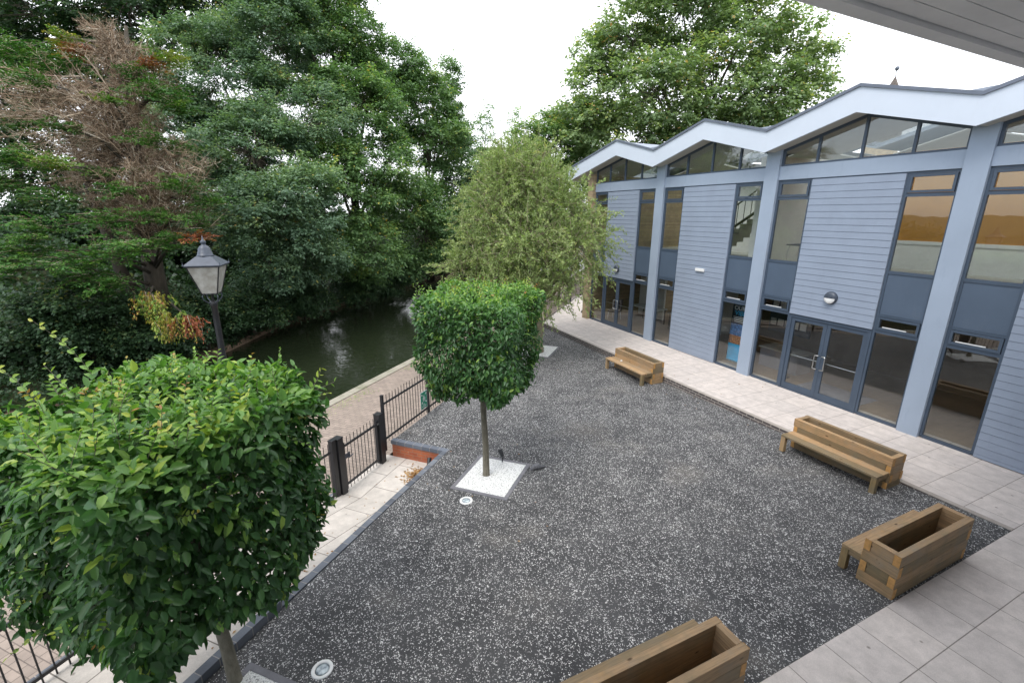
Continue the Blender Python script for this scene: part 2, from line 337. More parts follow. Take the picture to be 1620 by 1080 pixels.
def mat_bark(name, c1, c2, sc=12):
    m, nt, b = newmat(name); p = obj_pos(nt)
    n = noise(nt, sc, 7, 0.7, scalev(nt, p, (1, 1, 0.35))); r = rampn(nt, [(0.32, c2), (0.68, c1)]); nt.links.new(n.outputs[0], r.inputs[0])
    nt.links.new(r.outputs[0], b.inputs['Base Color']); b.inputs['Roughness'].default_value = 0.9; bump(nt, b, n.outputs[0], 0.7, 0.02); return m
M['bark'] = mat_bark('hornbeam_bark', (0.23, 0.21, 0.16), (0.12, 0.11, 0.08), 26)
M['bark_dark'] = mat_bark('dark_bark', (0.09, 0.075, 0.055), (0.035, 0.03, 0.022), 5)
M['bark_willow'] = mat_bark('pale_bark', (0.42, 0.36, 0.25), (0.20, 0.17, 0.11), 9)


def mat_leaf(name, stops, rough=0.45, trans=0.25, spec=0.4):
    m = bpy.data.materials.new(name); m.use_nodes = True; nt = m.node_tree; b = nt.nodes['Principled BSDF']; o = nt.nodes['Material Output']
    a = nt.nodes.new('ShaderNodeAttribute'); a.attribute_name = 'tint'
    r = rampn(nt, stops); nt.links.new(a.outputs['Fac'], r.inputs[0])
    nt.links.new(r.outputs[0], b.inputs['Base Color']); b.inputs['Roughness'].default_value = rough
    b.inputs['Specular IOR Level'].default_value = spec
    t = nt.nodes.new('ShaderNodeBsdfTranslucent'); br = mixc(nt, 1.0, r.outputs[0], (1.3, 1.5, 0.7), 'MULTIPLY'); nt.links.new(br, t.inputs[0])
    x = nt.nodes.new('ShaderNodeMixShader'); x.inputs[0].default_value = trans
    nt.links.new(b.outputs[0], x.inputs[1]); nt.links.new(t.outputs[0], x.inputs[2]); nt.links.new(x.outputs[0], o.inputs[0])
    return m
# tint 0..1: dark -> mid -> light -> yellow -> brown
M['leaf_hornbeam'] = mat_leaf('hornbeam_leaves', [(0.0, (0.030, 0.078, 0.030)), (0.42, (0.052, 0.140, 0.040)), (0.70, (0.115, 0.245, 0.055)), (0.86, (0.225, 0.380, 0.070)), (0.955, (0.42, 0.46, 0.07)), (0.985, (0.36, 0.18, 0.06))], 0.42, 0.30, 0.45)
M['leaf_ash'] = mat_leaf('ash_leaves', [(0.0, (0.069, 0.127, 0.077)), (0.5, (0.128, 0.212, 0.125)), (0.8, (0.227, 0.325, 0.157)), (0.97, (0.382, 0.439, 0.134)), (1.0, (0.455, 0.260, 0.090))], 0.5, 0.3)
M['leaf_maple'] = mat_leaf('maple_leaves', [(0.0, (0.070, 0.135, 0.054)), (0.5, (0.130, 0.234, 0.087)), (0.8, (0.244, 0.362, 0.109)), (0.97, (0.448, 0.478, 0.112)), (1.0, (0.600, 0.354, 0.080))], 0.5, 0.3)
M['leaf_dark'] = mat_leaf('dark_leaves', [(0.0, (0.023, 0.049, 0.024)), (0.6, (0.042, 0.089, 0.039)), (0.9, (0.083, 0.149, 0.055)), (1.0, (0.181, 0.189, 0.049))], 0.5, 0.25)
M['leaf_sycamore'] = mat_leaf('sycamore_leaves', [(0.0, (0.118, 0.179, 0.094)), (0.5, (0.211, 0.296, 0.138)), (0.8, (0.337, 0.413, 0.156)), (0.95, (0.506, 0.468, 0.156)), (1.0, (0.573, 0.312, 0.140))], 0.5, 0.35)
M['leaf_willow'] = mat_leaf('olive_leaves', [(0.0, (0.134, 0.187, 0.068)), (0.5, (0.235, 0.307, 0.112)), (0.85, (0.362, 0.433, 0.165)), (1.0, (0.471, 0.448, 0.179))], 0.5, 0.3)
M['leaf_cypress'] = mat_leaf('cypress_sprays', [(0.0, (0.020, 0.065, 0.014)), (0.45, (0.048, 0.145, 0.024)), (0.72, (0.11, 0.23, 0.03)), (0.8, (0.20, 0.25, 0.03)), (0.88, (0.29, 0.23, 0.04)), (0.96, (0.27, 0.085, 0.035)), (1.0, (0.25, 0.07, 0.03))], 0.6, 0.2)
M['leaf_dead'] = mat_leaf('fallen_leaves', [(0.0, (0.20, 0.09, 0.03)), (1.0, (0.45, 0.28, 0.12))], 0.8, 0.1)

M['twig_brown'] = mat_leaf('dead_twigs', [(0.0, (0.08, 0.06, 0.04)), (0.45, (0.27, 0.19, 0.13)), (0.8, (0.46, 0.36, 0.26)), (1.0, (0.66, 0.60, 0.50))], 0.9, 0.0, 0.1)
# ------------------------------------------------------------------ foliage helpers (numpy)
def npmesh(name, V, F, k, mat, parent=None, tint=None):
    me = bpy.data.meshes.new(name); nv, nf = len(V), len(F)
    me.vertices.add(nv); me.vertices.foreach_set('co', np.ascontiguousarray(V, dtype=np.float32).ravel())
    me.loops.add(nf*k); me.loops.foreach_set('vertex_index', np.ascontiguousarray(F, dtype=np.int32).ravel())
    me.polygons.add(nf); me.polygons.foreach_set('loop_start', np.arange(0, nf*k, k, dtype=np.int32))
    me.polygons.foreach_set('loop_total', np.full(nf, k, dtype=np.int32))
    me.update(calc_edges=True)
    if tint is not None:
        at = me.attributes.new('tint', 'FLOAT', 'FACE'); at.data.foreach_set('value', np.ascontiguousarray(tint, dtype=np.float32))
    if mat: me.materials.append(mat)
    return link(name, me, parent)
def nrm(a): return a/np.maximum(np.linalg.norm(a, axis=1, keepdims=True), 1e-9)
def leaves(name, Pt, D, Nn, L, W, tint, mat, parent, full=False):
    D = nrm(D); S = nrm(np.cross(Nn, D)); Nn = np.cross(D, S); L = L[:, None]; W = W[:, None]
    if not full:
        V = np.stack([Pt, Pt+D*L*.42+S*W/2, Pt+D*L-Nn*L*.12, Pt+D*L*.42-S*W/2], 1).reshape(-1, 3)
        F = np.arange(len(V)).reshape(-1, 4); return npmesh(name, V, F, 4, mat, parent, tint)
    f = 0.16
    V = np.stack([Pt, Pt+D*L*.28+S*W*.46+Nn*W*f, Pt+D*L*.66+S*W*.40+Nn*W*f-Nn*L*.05, Pt+D*L-Nn*L*.16,
                  Pt+D*L*.66-S*W*.40+Nn*W*f-Nn*L*.05, Pt+D*L*.28-S*W*.46+Nn*W*f], 1).reshape(-1, 3)
    b = np.arange(len(Pt))[:, None]*6
    F = np.stack([b+np.array([0, 3, 2, 1]), b+np.array([0, 5, 4, 3])], 1).reshape(-1, 4)
    return npmesh(name, V, F, 4, mat, parent, np.repeat(tint, 2))
def segs(A, B, ra, rb):   # thin three-sided twigs
    d = nrm(B-A); h = np.where(np.abs(d[:, 2:3]) > 0.9, np.array([[1., 0, 0]]), np.array([[0, 0, 1.]]))
    u = nrm(np.cross(d, h)); v = np.cross(d, u); V = []
    for E, r in ((A, ra), (B, rb)):
        for k in range(3):
            t = 2*math.pi*k/3; V.append(E+(u*math.cos(t)+v*math.sin(t))*r[:, None])
    V = np.stack(V, 1).reshape(-1, 3); b = np.arange(len(A))[:, None]*6
    F = np.stack([b+np.array([k, (k+1) % 3, (k+1) % 3+3, k+3]) for k in range(3)], 1).reshape(-1, 4)
    return V, F
def twigs(name, A, B, ra, rb, mat, parent):
    V, F = segs(A, B, ra, rb); q = np.random.default_rng(5).uniform(0, 1, len(A)); return npmesh(name, V, F, 4, mat, parent, np.repeat(q, 3))
def unit(rng, n): return nrm(rng.normal(size=(n, 3)))

def broadleaf(name, label, cat, base, lobes, mat, rng, lsize=0.15, dens=1.0, trunk_r=0.3, group=None, gap=0.25, narrow=0.55, clump=0.8, tbias=0.0, barkm='bark_dark'):
    t = thing(name, label, cat, base, 0, group); B = np.array(base, float)
    PP, DD, NN, TT = [], [], [], []; limbs = MB(); TA, TB, TR = [], [], []
    lobes = sorted(lobes, key=lambda l: l[2])
    top = max(l[2] for l in lobes); cx = np.mean([l[0] for l in lobes]); cy = np.mean([l[1] for l in lobes])
    spine = [Vector((0, 0, -0.3)), Vector(((cx-B[0])*.15, (cy-B[1])*.15, (top-B[2])*.25)), Vector(((cx-B[0])*.6, (cy-B[1])*.6, (top-B[2])*.45)), Vector(((cx-B[0])*.9, (cy-B[1])*.9, (top-B[2])*.66))]
    limbs.tube(spine, [trunk_r*1.2, trunk_r*.85, trunk_r*.4, trunk_r*.06], 9)
    for (lx, ly, lz, lr) in lobes:
        c = np.array([lx, ly, lz])-B
        # limb from spine
        hz = max(0.3, c[2]-lr*1.4); k = min(max(hz/max(top-B[2], .1), .02), .9)
        s0 = spine[0].lerp(spine[3], k) if k > .3 else spine[0].lerp(spine[1], k/.25)
        mid = (s0+Vector(c))/2+Vector((0, 0, lr*.25)); limbs.tube([s0, mid, Vector(c)], [trunk_r*.4, trunk_r*.25, trunk_r*.08], 6)
        ncl = max(10, int(15*(lr/clump)**2*.5)); u = unit(rng, ncl); u[:, 2] = u[:, 2]*.9+.08; u = nrm(u)
        rad = lr*(rng.uniform(.45, 1.0, ncl)**.6); cc = c+u*rad[:, None]*np.array([1, 1, .92])
        keep = rng.uniform(size=ncl) > gap; cc = cc[keep]; u = u[keep]
        TA.append(np.repeat((c-u*0)[None] if False else c[None], len(cc), 0)+(cc-c)*.15); TB.append(cc); TR.append(np.full(len(cc), trunk_r*.07))
        ctint = rng.normal(0, .13, len(cc))
        per = int(dens*1.0*4*math.pi*(clump*.62)**2/(lsize*lsize*narrow*.6))
        for q, uu, ct in zip(cc, u, ctint):
            cr = clump*rng.uniform(.55, 1.15)
            # sprays within clump
            ns = max(3, per//9)
            w_ = unit(rng, ns); w_[:, 2] = np.abs(w_[:, 2])*.8-.12; w_ = nrm(w_+uu*.5)
            o = q+w_*cr*rng.uniform(.25, .8, (ns, 1))*np.array([1, 1, .7]); dr = nrm(w_+np.array([0, 0, -.35])+rng.normal(0, .3, (ns, 3)))
            tt = np.linspace(0, 1, 9)[None, :]*rng.uniform(.8, 1.3, (ns, 1))*lsize*3.2
            pos = o[:, None, :]+dr[:, None, :]*tt[..., None]; pos = pos.reshape(-1, 3)
            drr = np.repeat(dr, 9, 0); sd = nrm(np.cross(drr, np.array([[0, 0, 1.]]))+1e-6)
            sg = np.tile(np.where(np.arange(9) % 2 == 0, 1., -1.), ns)[:, None]
            D = nrm(drr*.6+sd*sg*.8+rng.normal(0, .28, pos.shape)+np.array([0, 0, -.22]))
            Nn = nrm(np.array([0, 0, .85])+drr*.25+rng.normal(0, .38, pos.shape))
            PP.append(pos+rng.normal(0, lsize*.25, pos.shape)); DD.append(D); NN.append(Nn)
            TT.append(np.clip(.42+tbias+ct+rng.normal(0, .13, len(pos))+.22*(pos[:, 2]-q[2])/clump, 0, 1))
    Pt = np.concatenate(PP); D = np.concatenate(DD); Nn = np.concatenate(NN); T = np.concatenate(TT)
    T = np.where(rng.uniform(size=len(T)) < .008, .98, T)
    L = lsize*rng.uniform(.7, 1.25, len(Pt)); tr = limbs.build('trunk', M[barkm], t, True)
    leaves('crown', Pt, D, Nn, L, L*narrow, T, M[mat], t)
    A = np.concatenate(TA); Bb = np.concatenate(TB); rr = np.concatenate(TR)
    twigs('branches', A, Bb, rr, rr*.3, M[barkm], t)
    return t, len(Pt)

# ------------------------------------------------------------------ ground, canal, paths
WATER_Z = -0.95
def bank_n(a):
    pts = [(-60, 16.5), (6, 17.6), (13, 18.2), (18, 20.0), (25, 21.0), (60, 21.5), (140, 22)]
    for (a0, n0), (a1, n1) in zip(pts, pts[1:]):
        if a <= a1: return n0+(n1-n0)*(a-a0)/(a1-a0)
    return 22
def mat_ground():
    m, nt, b = newmat('earth_and_grass'); p = geo_pos(nt); n = noise(nt, 1.2, 8, 0.7, p)
    r = rampn(nt, [(0.3, (0.035, 0.03, 0.02)), (0.5, (0.045, 0.05, 0.022)), (0.7, (0.05, 0.085, 0.025))]); nt.links.new(n.outputs[0], r.inputs[0])
    nt.links.new(r.outputs[0], b.inputs['Base Color']); b.inputs['Roughness'].default_value = 1.0; bump(nt, b, n.outputs[0], 0.6, 0.1); return m
M['ground'] = mat_ground()
g = MB(); AS = [-1500, -60, 0, 4, 8, 10, 12, 14, 16, 18, 20, 23, 26, 30, 40, 60, 140, 1500]
rows = []
rg = random.Random(3)
for a in AS:
    bn = bank_n(a)
    prof = [(-1500, -.8), (9.35, -.8), (9.352, -2.2), (bn-.05, -2.2), (bn, -1.0), (bn+.35, -.55+rg.uniform(-.1, .1)), (bn+1.6, .05), (bn+5, .6), (bn+9, 2.4), (bn+14, 3.4), (1500, 4.0)]  # outer rise added so the water mirrors earth instead of open sky
    rows.append([P(a, n_, z) for n_, z in prof])
for r_ in rows: g.v += [tuple(v) for v in r_]
k = len(rows[0])
for i in range(len(rows)-1):
    for j in range(k-1): g.f.append((i*k+j, (i+1)*k+j, (i+1)*k+j+1, i*k+j+1))
tag(g.build('ground', M['ground']), kind='structure')
def mat_water():
    m, nt, b = newmat('canal_water'); p = geo_pos(nt)
    b.inputs['Base Color'].default_value = (0.016, 0.022, 0.011, 1); b.inputs['Roughness'].default_value = 0.015; b.inputs['IOR'].default_value = 1.33
    n1 = noise(nt, 0.9, 3, 0.5, p); n2 = noise(nt, 4.2, 2, 0.5, p)
    m1 = mixc(nt, 0.5, n1.outputs[0], n2.outputs[0]); bump(nt, b, m1, 0.5, 0.06); return m
M['water'] = mat_water()
wq = MB(); wq.add([P(-300, 9.3, WATER_Z), P(400, 9.3, WATER_Z), P(400, 40, WATER_Z), P(-300, 40, WATER_Z)], [(0, 1, 2, 3)])
wo = wq.build('canal_water', M['water']); tag(wo, kind='structure')

def zg(x, y):   # surface height of the dark courtyard
    return -0.18*min(max((y-2.3)/6.7, 0), 1)
def sheet(poly, zf, step, thick=0.0):
    bm = bmesh.new(); vs = [bm.verts.new((p[0], p[1], 0)) for p in poly]; bm.faces.new(vs)
    ys = np.arange(min(p[1] for p in poly)+step, max(p[1] for p in poly), step)
    for y in ys: bmesh.ops.bisect_plane(bm, geom=bm.verts[:]+bm.edges[:]+bm.faces[:], plane_co=(0, y, 0), plane_no=(0, 1, 0))
    xs = np.arange(min(p[0] for p in poly)+step*3, max(p[0] for p in poly), step*3)
    for x in xs: bmesh.ops.bisect_plane(bm, geom=bm.verts[:]+bm.edges[:]+bm.faces[:], plane_co=(x, 0, 0), plane_no=(1, 0, 0))
    for v in bm.verts: v.co.z = zf(v.co.x, v.co.y)
    bm.normal_update()
    if sum(f.normal.z for f in bm.faces) < 0: bmesh.ops.reverse_faces(bm, faces=bm.faces[:])
    me = bpy.data.meshes.new('sheet'); bm.to_mesh(me); bm.free(); return me
A1, N1, N2 = 7.95, 4.50, 5.95
c1 = P(A1, N1); c2 = P(A1, N2)
poly = [(-4.03, 2.28), (10.0, 2.28), (10.0, 18.18), (c2.x, c2.y), (c1.x, c1.y)]
me = sheet(poly, zg, 0.6); me.materials.append(M['gravel']); o = link('courtyard_surface', me); tag(o, kind='structure')
# paving on the right, raised with dark brick riser
rp = MB()
rp.prism([(10.10, -5, 0), (12.9, -5, 0), (12.9, 19.4, 0), (10.10, 18.29, 0)], (0, 0, 0.002))
rp.prism([(-14, -5, 0), (10.098, -5, 0), (10.098, 2.278, 0), (-4.2, 2.278, 0), (-14, -4, 0)], (0, 0, 0.0025))
rp.prism([(10.10, 18.30, 0), (12.9, 19.41, 0), (16.5, 23.6, 0), (15.2, 23.6, 0)], (0, 0, 0.0018))
tag(rp.build('paving', M['slab']), kind='structure')
kb = MB(); kb.box(9.99, 10.099, 2.285, 18.2, -1.0, 0.004)
tag(kb.build('brick_kerb', M['bluebrick']), kind='structure')
# left paving: ramps down to the gate
def zl(a):
    if a < 3.45: return 0.015
    return 0.015-0.585*min((a-3.45)/2.9, 1)
lp = MB(); aa = [-8, -4, 0, 2, 3.45, 4, 4.6, 5.2, 5.8, 6.35, 7.0, A1-.002]
for a in aa: lp.v += [tuple(P(a, 4.62, zl(a))), tuple(P(a, 6.12, zl(a)))]
for i in range(len(aa)-1): lp.f.append((2*i, 2*i+2, 2*i+3, 2*i+1))
tag(lp.build('side_paving', M['slab_left']), kind='structure')
kk = MB(); aa = [-8, 0, 1, 2.2, 3.45]
def strip(mb, pts, n0, n1, zt, zb):
    for (a0, a1) in zip(pts, pts[1:]):
        q = [P(a0, n0, zt(a0)), P(a1, n0, zt(a1)), P(a1, n1, zt(a1)), P(a0, n1, zt(a0))]
        w_ = [Vector((v.x, v.y, zb)) for v in q]
        mb.add(q+w_, [(3, 2, 1, 0), (4, 5, 6, 7), (0, 1, 5, 4), (1, 2, 6, 5), (2, 3, 7, 6), (3, 0, 4, 7)])
strip(kk, [-8, 0, 1, 2.2, 3.45], 4.50, 4.615, lambda a: 0.02, -1.0)
strip(kk, [3.451, 4.5, 5.5, 6.5, 7.2, A1-.002], 4.50, 4.615, lambda a: zg(*P(a, 4.5)[:2])+0.008, -1.0)
tag(kk.build('kerb', M['kerbblue']), kind='structure')
t = thing('retaining_wall', 'low red brick retaining wall under slate blue coping beside the black gate', 'wall', P(A1, 5.2, -.6))
bw = MB(); q = [P(A1, 4.62, -1), P(A1, 5.95, -1), P(A1+.10, 5.95, -1), P(A1+.10, 4.62, -1)]; bw.prism([v-t.location for v in q], (0, 0, 1-.26))
bw.build('brickwork', M['redbrick'], t)
cp = MB(); q = [P(A1-.02, 4.5, -.258), P(A1-.02, 5.97, -.258), P(A1+.11, 5.97, -.258), P(A1+.11, 4.5, -.258)]; cp.prism([v-t.location for v in q], (0, 0, .258-.165))
cp.build('coping', M['kerbblue2'], t)
# towpath
tp = MB(); tp.add([P(-40, 6.12, -.60), P(130, 6.0, -.60), P(130, 9.36, -.60), P(-40, 9.36, -.60)], [(0, 1, 2, 3)])
tag(tp.build('towpath', M['towpath']), kind='structure')
te = MB(); te.prism([P(-40, 9.36, -1.6), P(130, 9.36, -1.6), P(130, 9.66, -1.6), P(-40, 9.66, -1.6)], (0, 0, 1.022))
tag(te.build('canal_edge', M['towstone']), kind='structure')
rw = MB(); strip(rw, [-8, 3.45, 6.35, 7.9], 6.125, 6.2, lambda a: zl(a)-.004, -1.0)
tag(rw.build('path_edge', M['kerbblue']), kind='structure')
rng = np.random.default_rng(8); n_ = 5200; a_ = rng.uniform(2, 30, n_); q_ = (np.sin(a_*1.9)+np.sin(a_*.83+1)+rng.normal(0, .5, n_)) > -.2; a_ = a_[q_]; nn_ = 9.22+rng.normal(0, .10, len(a_))-np.abs(rng.normal(0, .12, len(a_))); nn_ = np.minimum(nn_, 9.36)
Pm = np.outer(a_, np.array(cax))+np.outer(nn_, np.array(nax)); Pm[:, 2] = -.597
mo_ = leaves('moss', Pm, rng.normal(0, 1, (len(a_), 3))*[1, 1, .3], rng.normal(0, .3, (len(a_), 3))+[0, 0, 1], rng.uniform(.02, .05, len(a_)), rng.uniform(.02, .04, len(a_)), rng.uniform(.3, 1, len(a_)), M['leaf_willow'], None)
tag(mo_, 'green moss and weeds along the canal coping', 'moss', kind='stuff')
# bank walling at the far water edge
bk = MB(); ra = random.Random(5)
aa = list(np.arange(-20, 60, 0.7))
for i, (a0, a1) in enumerate(zip(aa, aa[1:])):
    n0, n1 = bank_n(a0)-.12, bank_n(a1)-.12; z0 = -.72+ra.uniform(-.06, .08)
    bk.prism([P(a0, n0, -1.5), P(a1, n1, -1.5), P(a1, n1+.5, -1.5), P(a0, n0+.5, -1.5)], (0, 0, z0+1.5))
M['bankstone'] = paint('bank_stone', (0.16, 0.11, 0.075), 0.95, 0.45, 3, dirt=((0.04, 0.07, 0.02), 0.8), bstr=.5)
tag(bk.build('bank_edge', M['bankstone']), kind='structure')

# ------------------------------------------------------------------ the clad building
FX = 12.5
bld = thing('clad_building', 'two storey blue grey clad building with zigzag white roof edge and tall windows', 'building', (FX, 7, 0))
def pb(mb, name, mat, parent=bld, **k):
    # geometry is in world coordinates; shift into the building frame
    mb.v = [(x-FX, y-7, z) for x, y, z in mb.v]; return mb.build(name, mat, parent, **k)
PIL = [(-4.25, -3.83), (0.22, 0.64), (4.69, 5.10), (9.15, 9.57), (13.63, 14.05)]
ENDY = 18.05
VAL, PK = 6.55, 7.18
def roofz(y, dz=0):
    cs = [-4.04, 0.43, 4.89, 9.36, 13.84, 18.31]
    if y >= 16.05: return max(7.16-(y-16.05)*.225, 5.9)+dz
    for c0, c1_ in zip(cs, cs[1:]):
        if c0 <= y <= c1_:
            mdl = (c0+c1_)/2; return PK-(PK-VAL)*abs(y-mdl)/(mdl-c0)+dz
    return VAL+dz
for (y0, y1) in PIL:
    mb = MB(); zt = min(roofz(y0), roofz(y1))
    mb.prism([(FX-.07, y0, -.02), (FX-.07, y1, -.02), (FX+.12, y1, -.02), (FX+.12, y0, -.02)], (0, 0, zt+.05)); pb(mb, 'pilaster', M['pilaster'])
bays = [(-3.83, 0.22), (0.64, 4.69), (5.10, 9.15), (9.57, 13.63), (14.05, 18.02)]
def strip_frame(y0, y1):
    """one full height glazed strip: outer frame, transoms, spandrel, panes"""
    fr = MB(); x0, x1 = FX+.012, FX+.085; t_ = .055
    fr.box(x0, x1, y0, y0+t_, .03, 5.83); fr.box(x0, x1, y1-t_, y1, .03, 5.83)
    yi0, yi1 = y0+t_+.001, y1-t_-.001
    for z0, z1 in ((.0, .07), (2.16, 2.24), (2.56, 2.62), (3.58, 3.65), (5.30, 5.38), (5.77, 5.83)): fr.box(x0+.002, x1-.002, yi0, yi1, z0, z1)
    # hopper sashes
    for z0, z1 in ((2.24, 2.56), (5.38, 5.77)):
        s = .05; fr.box(x0-.02, x1-.03, yi0+.01, yi0+.01+s, z0+.004, z1-.004); fr.box(x0-.02, x1-.03, yi1-.01-s, yi1-.01, z0+.004, z1-.004)
        fr.box(x0-.018, x1-.032, yi0+.011+s, yi1-.011-s, z0+.006, z0+.006+s); fr.box(x0-.018, x1-.032, yi0+.011+s, yi1-.011-s, z1-.006-s, z1-.006)
    f = pb(fr, 'window', M['frame'])
    gx = FX+.045
    for z0, z1, e in ((.07, 2.16, 0), (2.30, 2.51, .062), (3.65, 5.30, 0), (5.44, 5.72, .062)):
        g_ = MB(); g_.prism([(gx, yi0+e, z0), (gx, yi1-e, z0), (gx, yi1-e, z1), (gx, yi0+e, z1)], (.004, 0, 0)); pb(g_, 'pane', M['glass'], f)
    s_ = MB(); s_.box(FX+.03, FX+.075, yi0, yi1, 2.621, 3.579); pb(s_, 'spandrel', M['spandrel'], f)
    # bright stay rail of the hopper sash
    r_ = MB(); r_.box(FX+.025, FX+.04, yi0+.25, yi1-.12, 2.305, 2.325); pb(r_, 'rail', M['lampwhite'], f)
def cladding(y0, y1, z0, z1):
    mb = MB(); z = z1
    while z > z0+.01:
        b_ = max(z-.158, z0); mb.prism([(FX-.030, y0, b_), (FX-.022, y0, z), (FX+.04, y0, z), (FX+.04, y0, b_)], (0, y1-y0, 0)); z = b_-.005
    p_ = pb(mb, 'cladding_panel', M['cladding'])
    bk_ = MB(); bk_.box(FX+.0395, FX+.10, y0+.002, y1-.002, z0+.002, z1-.002); pb(bk_, 'backing', M['groove'], p_)
    return p_
def door_set(y0, y1):
    fr = MB(); x0, x1 = FX-.0, FX+.09
    fr.box(x0, x1, y0, y0+.07, 0, 2.21); fr.box(x0, x1, y1-.07, y1, 0, 2.21); fr.box(x0+.002, x1-.002, y0+.071, y1-.071, 2.13, 2.208); fr.box(x0+.005, x1-.005, y0+.071, y1-.071, 0, .025)
    pb(fr, 'door_frame', M['frame'])
    ym = (y0+y1)/2
    for a_, b_, sgn in ((y0+.073, ym-.003, 1), (ym+.003, y1-.073, -1)):
        lf = MB(); xa, xb = FX+.02, FX+.07; st = .095
        lf.box(xa, xb, a_, a_+st, .03, 2.12); lf.box(xa, xb, b_-st, b_, .03, 2.12)
        lf.box(xa+.002, xb-.002, a_+st+.001, b_-st-.001, .03, .20); lf.box(xa+.002, xb-.002, a_+st+.001, b_-st-.001, 2.03, 2.12)
        d_ = pb(lf, 'door', M['frame'])
        g_ = MB(); g_.prism([(FX+.045, a_+st, .20), (FX+.045, b_-st, .20), (FX+.045, b_-st, 2.03), (FX+.045, a_+st, 2.03)], (.004, 0, 0)); pb(g_, 'pane', M['glass'], d_)
        hy = b_-st/2 if sgn > 0 else a_+st/2
        off = -.10*sgn if False else 0
        h_ = MB(); hx = FX-.055; q = hy+(-.09 if sgn > 0 else .09)
        h_.tube([(FX+.02, hy, .86), (hx, hy, .86), (hx, q, .87), (hx, q, .90), (hx, q, 1.20), (hx, q, 1.23), (hx, hy, 1.24), (FX+.02, hy, 1.24)], .013, 10); pb(h_, 'handle', M['steel'], d_, smooth=True)
        p_ = MB(); p_.tube([(FX+.10, a_+.05, 1.03), (FX+.10, b_-.05, 1.03)], .012, 8); pb(p_, 'push_bar', M['steel'], d_)
for i, (y0, y1) in enumerate(bays):
    s = .97
    strip_frame(y0+.002, y0+s); strip_frame(y1-s, y1-.002)
    ya, yb = y0+s+.004, y1-s-.004
    if i in (2, 4):
        door_set(ya, yb); cladding(ya, yb, 2.225, 5.80)
    else: cladding(ya, yb, .02, 5.80)
    tr = MB(); tr.box(FX+.0, FX+.05, ya, yb, 5.803, 5.832); pb(tr, 'head_trim', M['frame'])
    bm_ = MB(); bm_.box(FX-.02, FX+.12, y0+.001, y1-.001, 5.834, 6.19); pb(bm_, 'beam', M['pilaster'])
    # clerestory
    fr = MB(); x0, x1 = FX+.012, FX+.08; ys = [y0+.002, y0+s, (y0+y1)/2, y1-s, y1-.002]
    fr.box(x0, x1, y0+.002, y1-.002, 6.192, 6.24)
    mid = (y0+y1)/2 if i < 4 else 16.05
    def seg(ya_, yb_):
        za, zb = roofz(ya_, -.0), roofz(yb_, -.0)
        fr.prism([(x0, ya_, za-.05), (x0, yb_, zb-.05), (x0, yb_, zb+.03), (x0, ya_, za+.03)], (x1-x0-.004, 0, 0))
    for q0, q1 in zip(ys, ys[1:]): seg(q0, q1)
    for yy in ys:
        h_ = .03 if yy not in (ys[0], ys[-1]) else .03
        c_ = min(max(yy, ys[0]+h_), ys[-1]-h_); fr.box(x0+.003, x1-.003, c_-h_, c_+h_, 6.241, roofz(c_)-.03)
    f = pb(fr, 'clerestory_window', M['frame'])
    for q0, q1 in zip(ys, ys[1:]):
        g_ = MB(); g_.prism([(FX+.045, q0, 6.24), (FX+.045, q1, 6.24), (FX+.045, q1, roofz(q1)-.03), (FX+.045, q0, roofz(q0)-.03)], (.004, 0, 0)); pb(g_, 'pane', M['glass'], f)
# roof: fascia, coping, folded roof
RX0, RX1 = 12.0, 21.0
ybk = [-4.04, -1.81, 0.43, 2.66, 4.89, 7.125, 9.36, 11.6, 13.84, 16.05, 19.6]
def fz(y): return {16.05: 7.16}.get(y, roofz(y))
fa = MB()
for q0, q1 in zip(ybk, ybk[1:]):
    fa.prism([(RX0, q0, fz(q0)), (RX0, q1, fz(q1)), (RX0, q1, fz(q1)+.53), (RX0, q0, fz(q0)+.53)], (.05, 0, 0))
# rounded return at the valleys is a shallow saddle flashing
pb(fa, 'fascia', M['white'])
for xa_, xb_ in ((RX0+.051, 15.0), (17.15, RX1)):
  so = MB()
  for q0, q1 in zip(ybk, ybk[1:]): so.prism([(xa_, q0, fz(q0)+.02), (xa_, q1, fz(q1)+.02), (xa_, q1, fz(q1)+.05), (xa_, q0, fz(q0)+.05)], (xb_-xa_, 0, 0))
  pb(so, 'soffit', M['ceil'])
ro = MB(); co = MB()
for q0, q1 in zip(ybk, ybk[1:]):
    ro.prism([(RX0+.06, q0, fz(q0)+.40), (RX0+.06, q1, fz(q1)+.40), (RX0+.06, q1, fz(q1)+.52), (RX0+.06, q0, fz(q0)+.52)], (15.0-RX0-.06, 0, 0))
    ro.prism([(17.15, q0, fz(q0)+.40), (17.15, q1, fz(q1)+.40), (17.15, q1, fz(q1)+.52), (17.15, q0, fz(q0)+.52)], (RX1-17.15, 0, 0))
    rg_ = MB(); rg_.prism([(15.001, q0, fz(q0)+.47), (15.001, q1, fz(q1)+.47), (17.149, q1, fz(q1)+.47), (17.149, q0, fz(q0)+.47)], (0, 0, .01)); pb(rg_, 'added_rooflight', M['glass'])  # glazed strip added to the roof to brighten the upper rooms
    co.prism([(RX0-.035, q0, fz(q0)+.531), (RX0-.035, q1, fz(q1)+.531), (RX0-.035, q1, fz(q1)+.60), (RX0-.035, q0, fz(q0)+.60)], (.12, 0, 0))
for c_ in (0.43, 4.89, 9.36, 13.84):      # saddle that rounds out each valley just behind the front edge
    ro.prism([(RX0+.09, c_-.55, VAL+.53+.155), (RX0+.09, c_, VAL+.56), (RX0+.09, c_+.75, VAL+.53+.21), (RX0+.09, c_+.35, VAL+.53+.15)], (2.8, 0, 0))
pb(ro, 'roof', M['roof']); pb(co, 'coping', M['coping'])
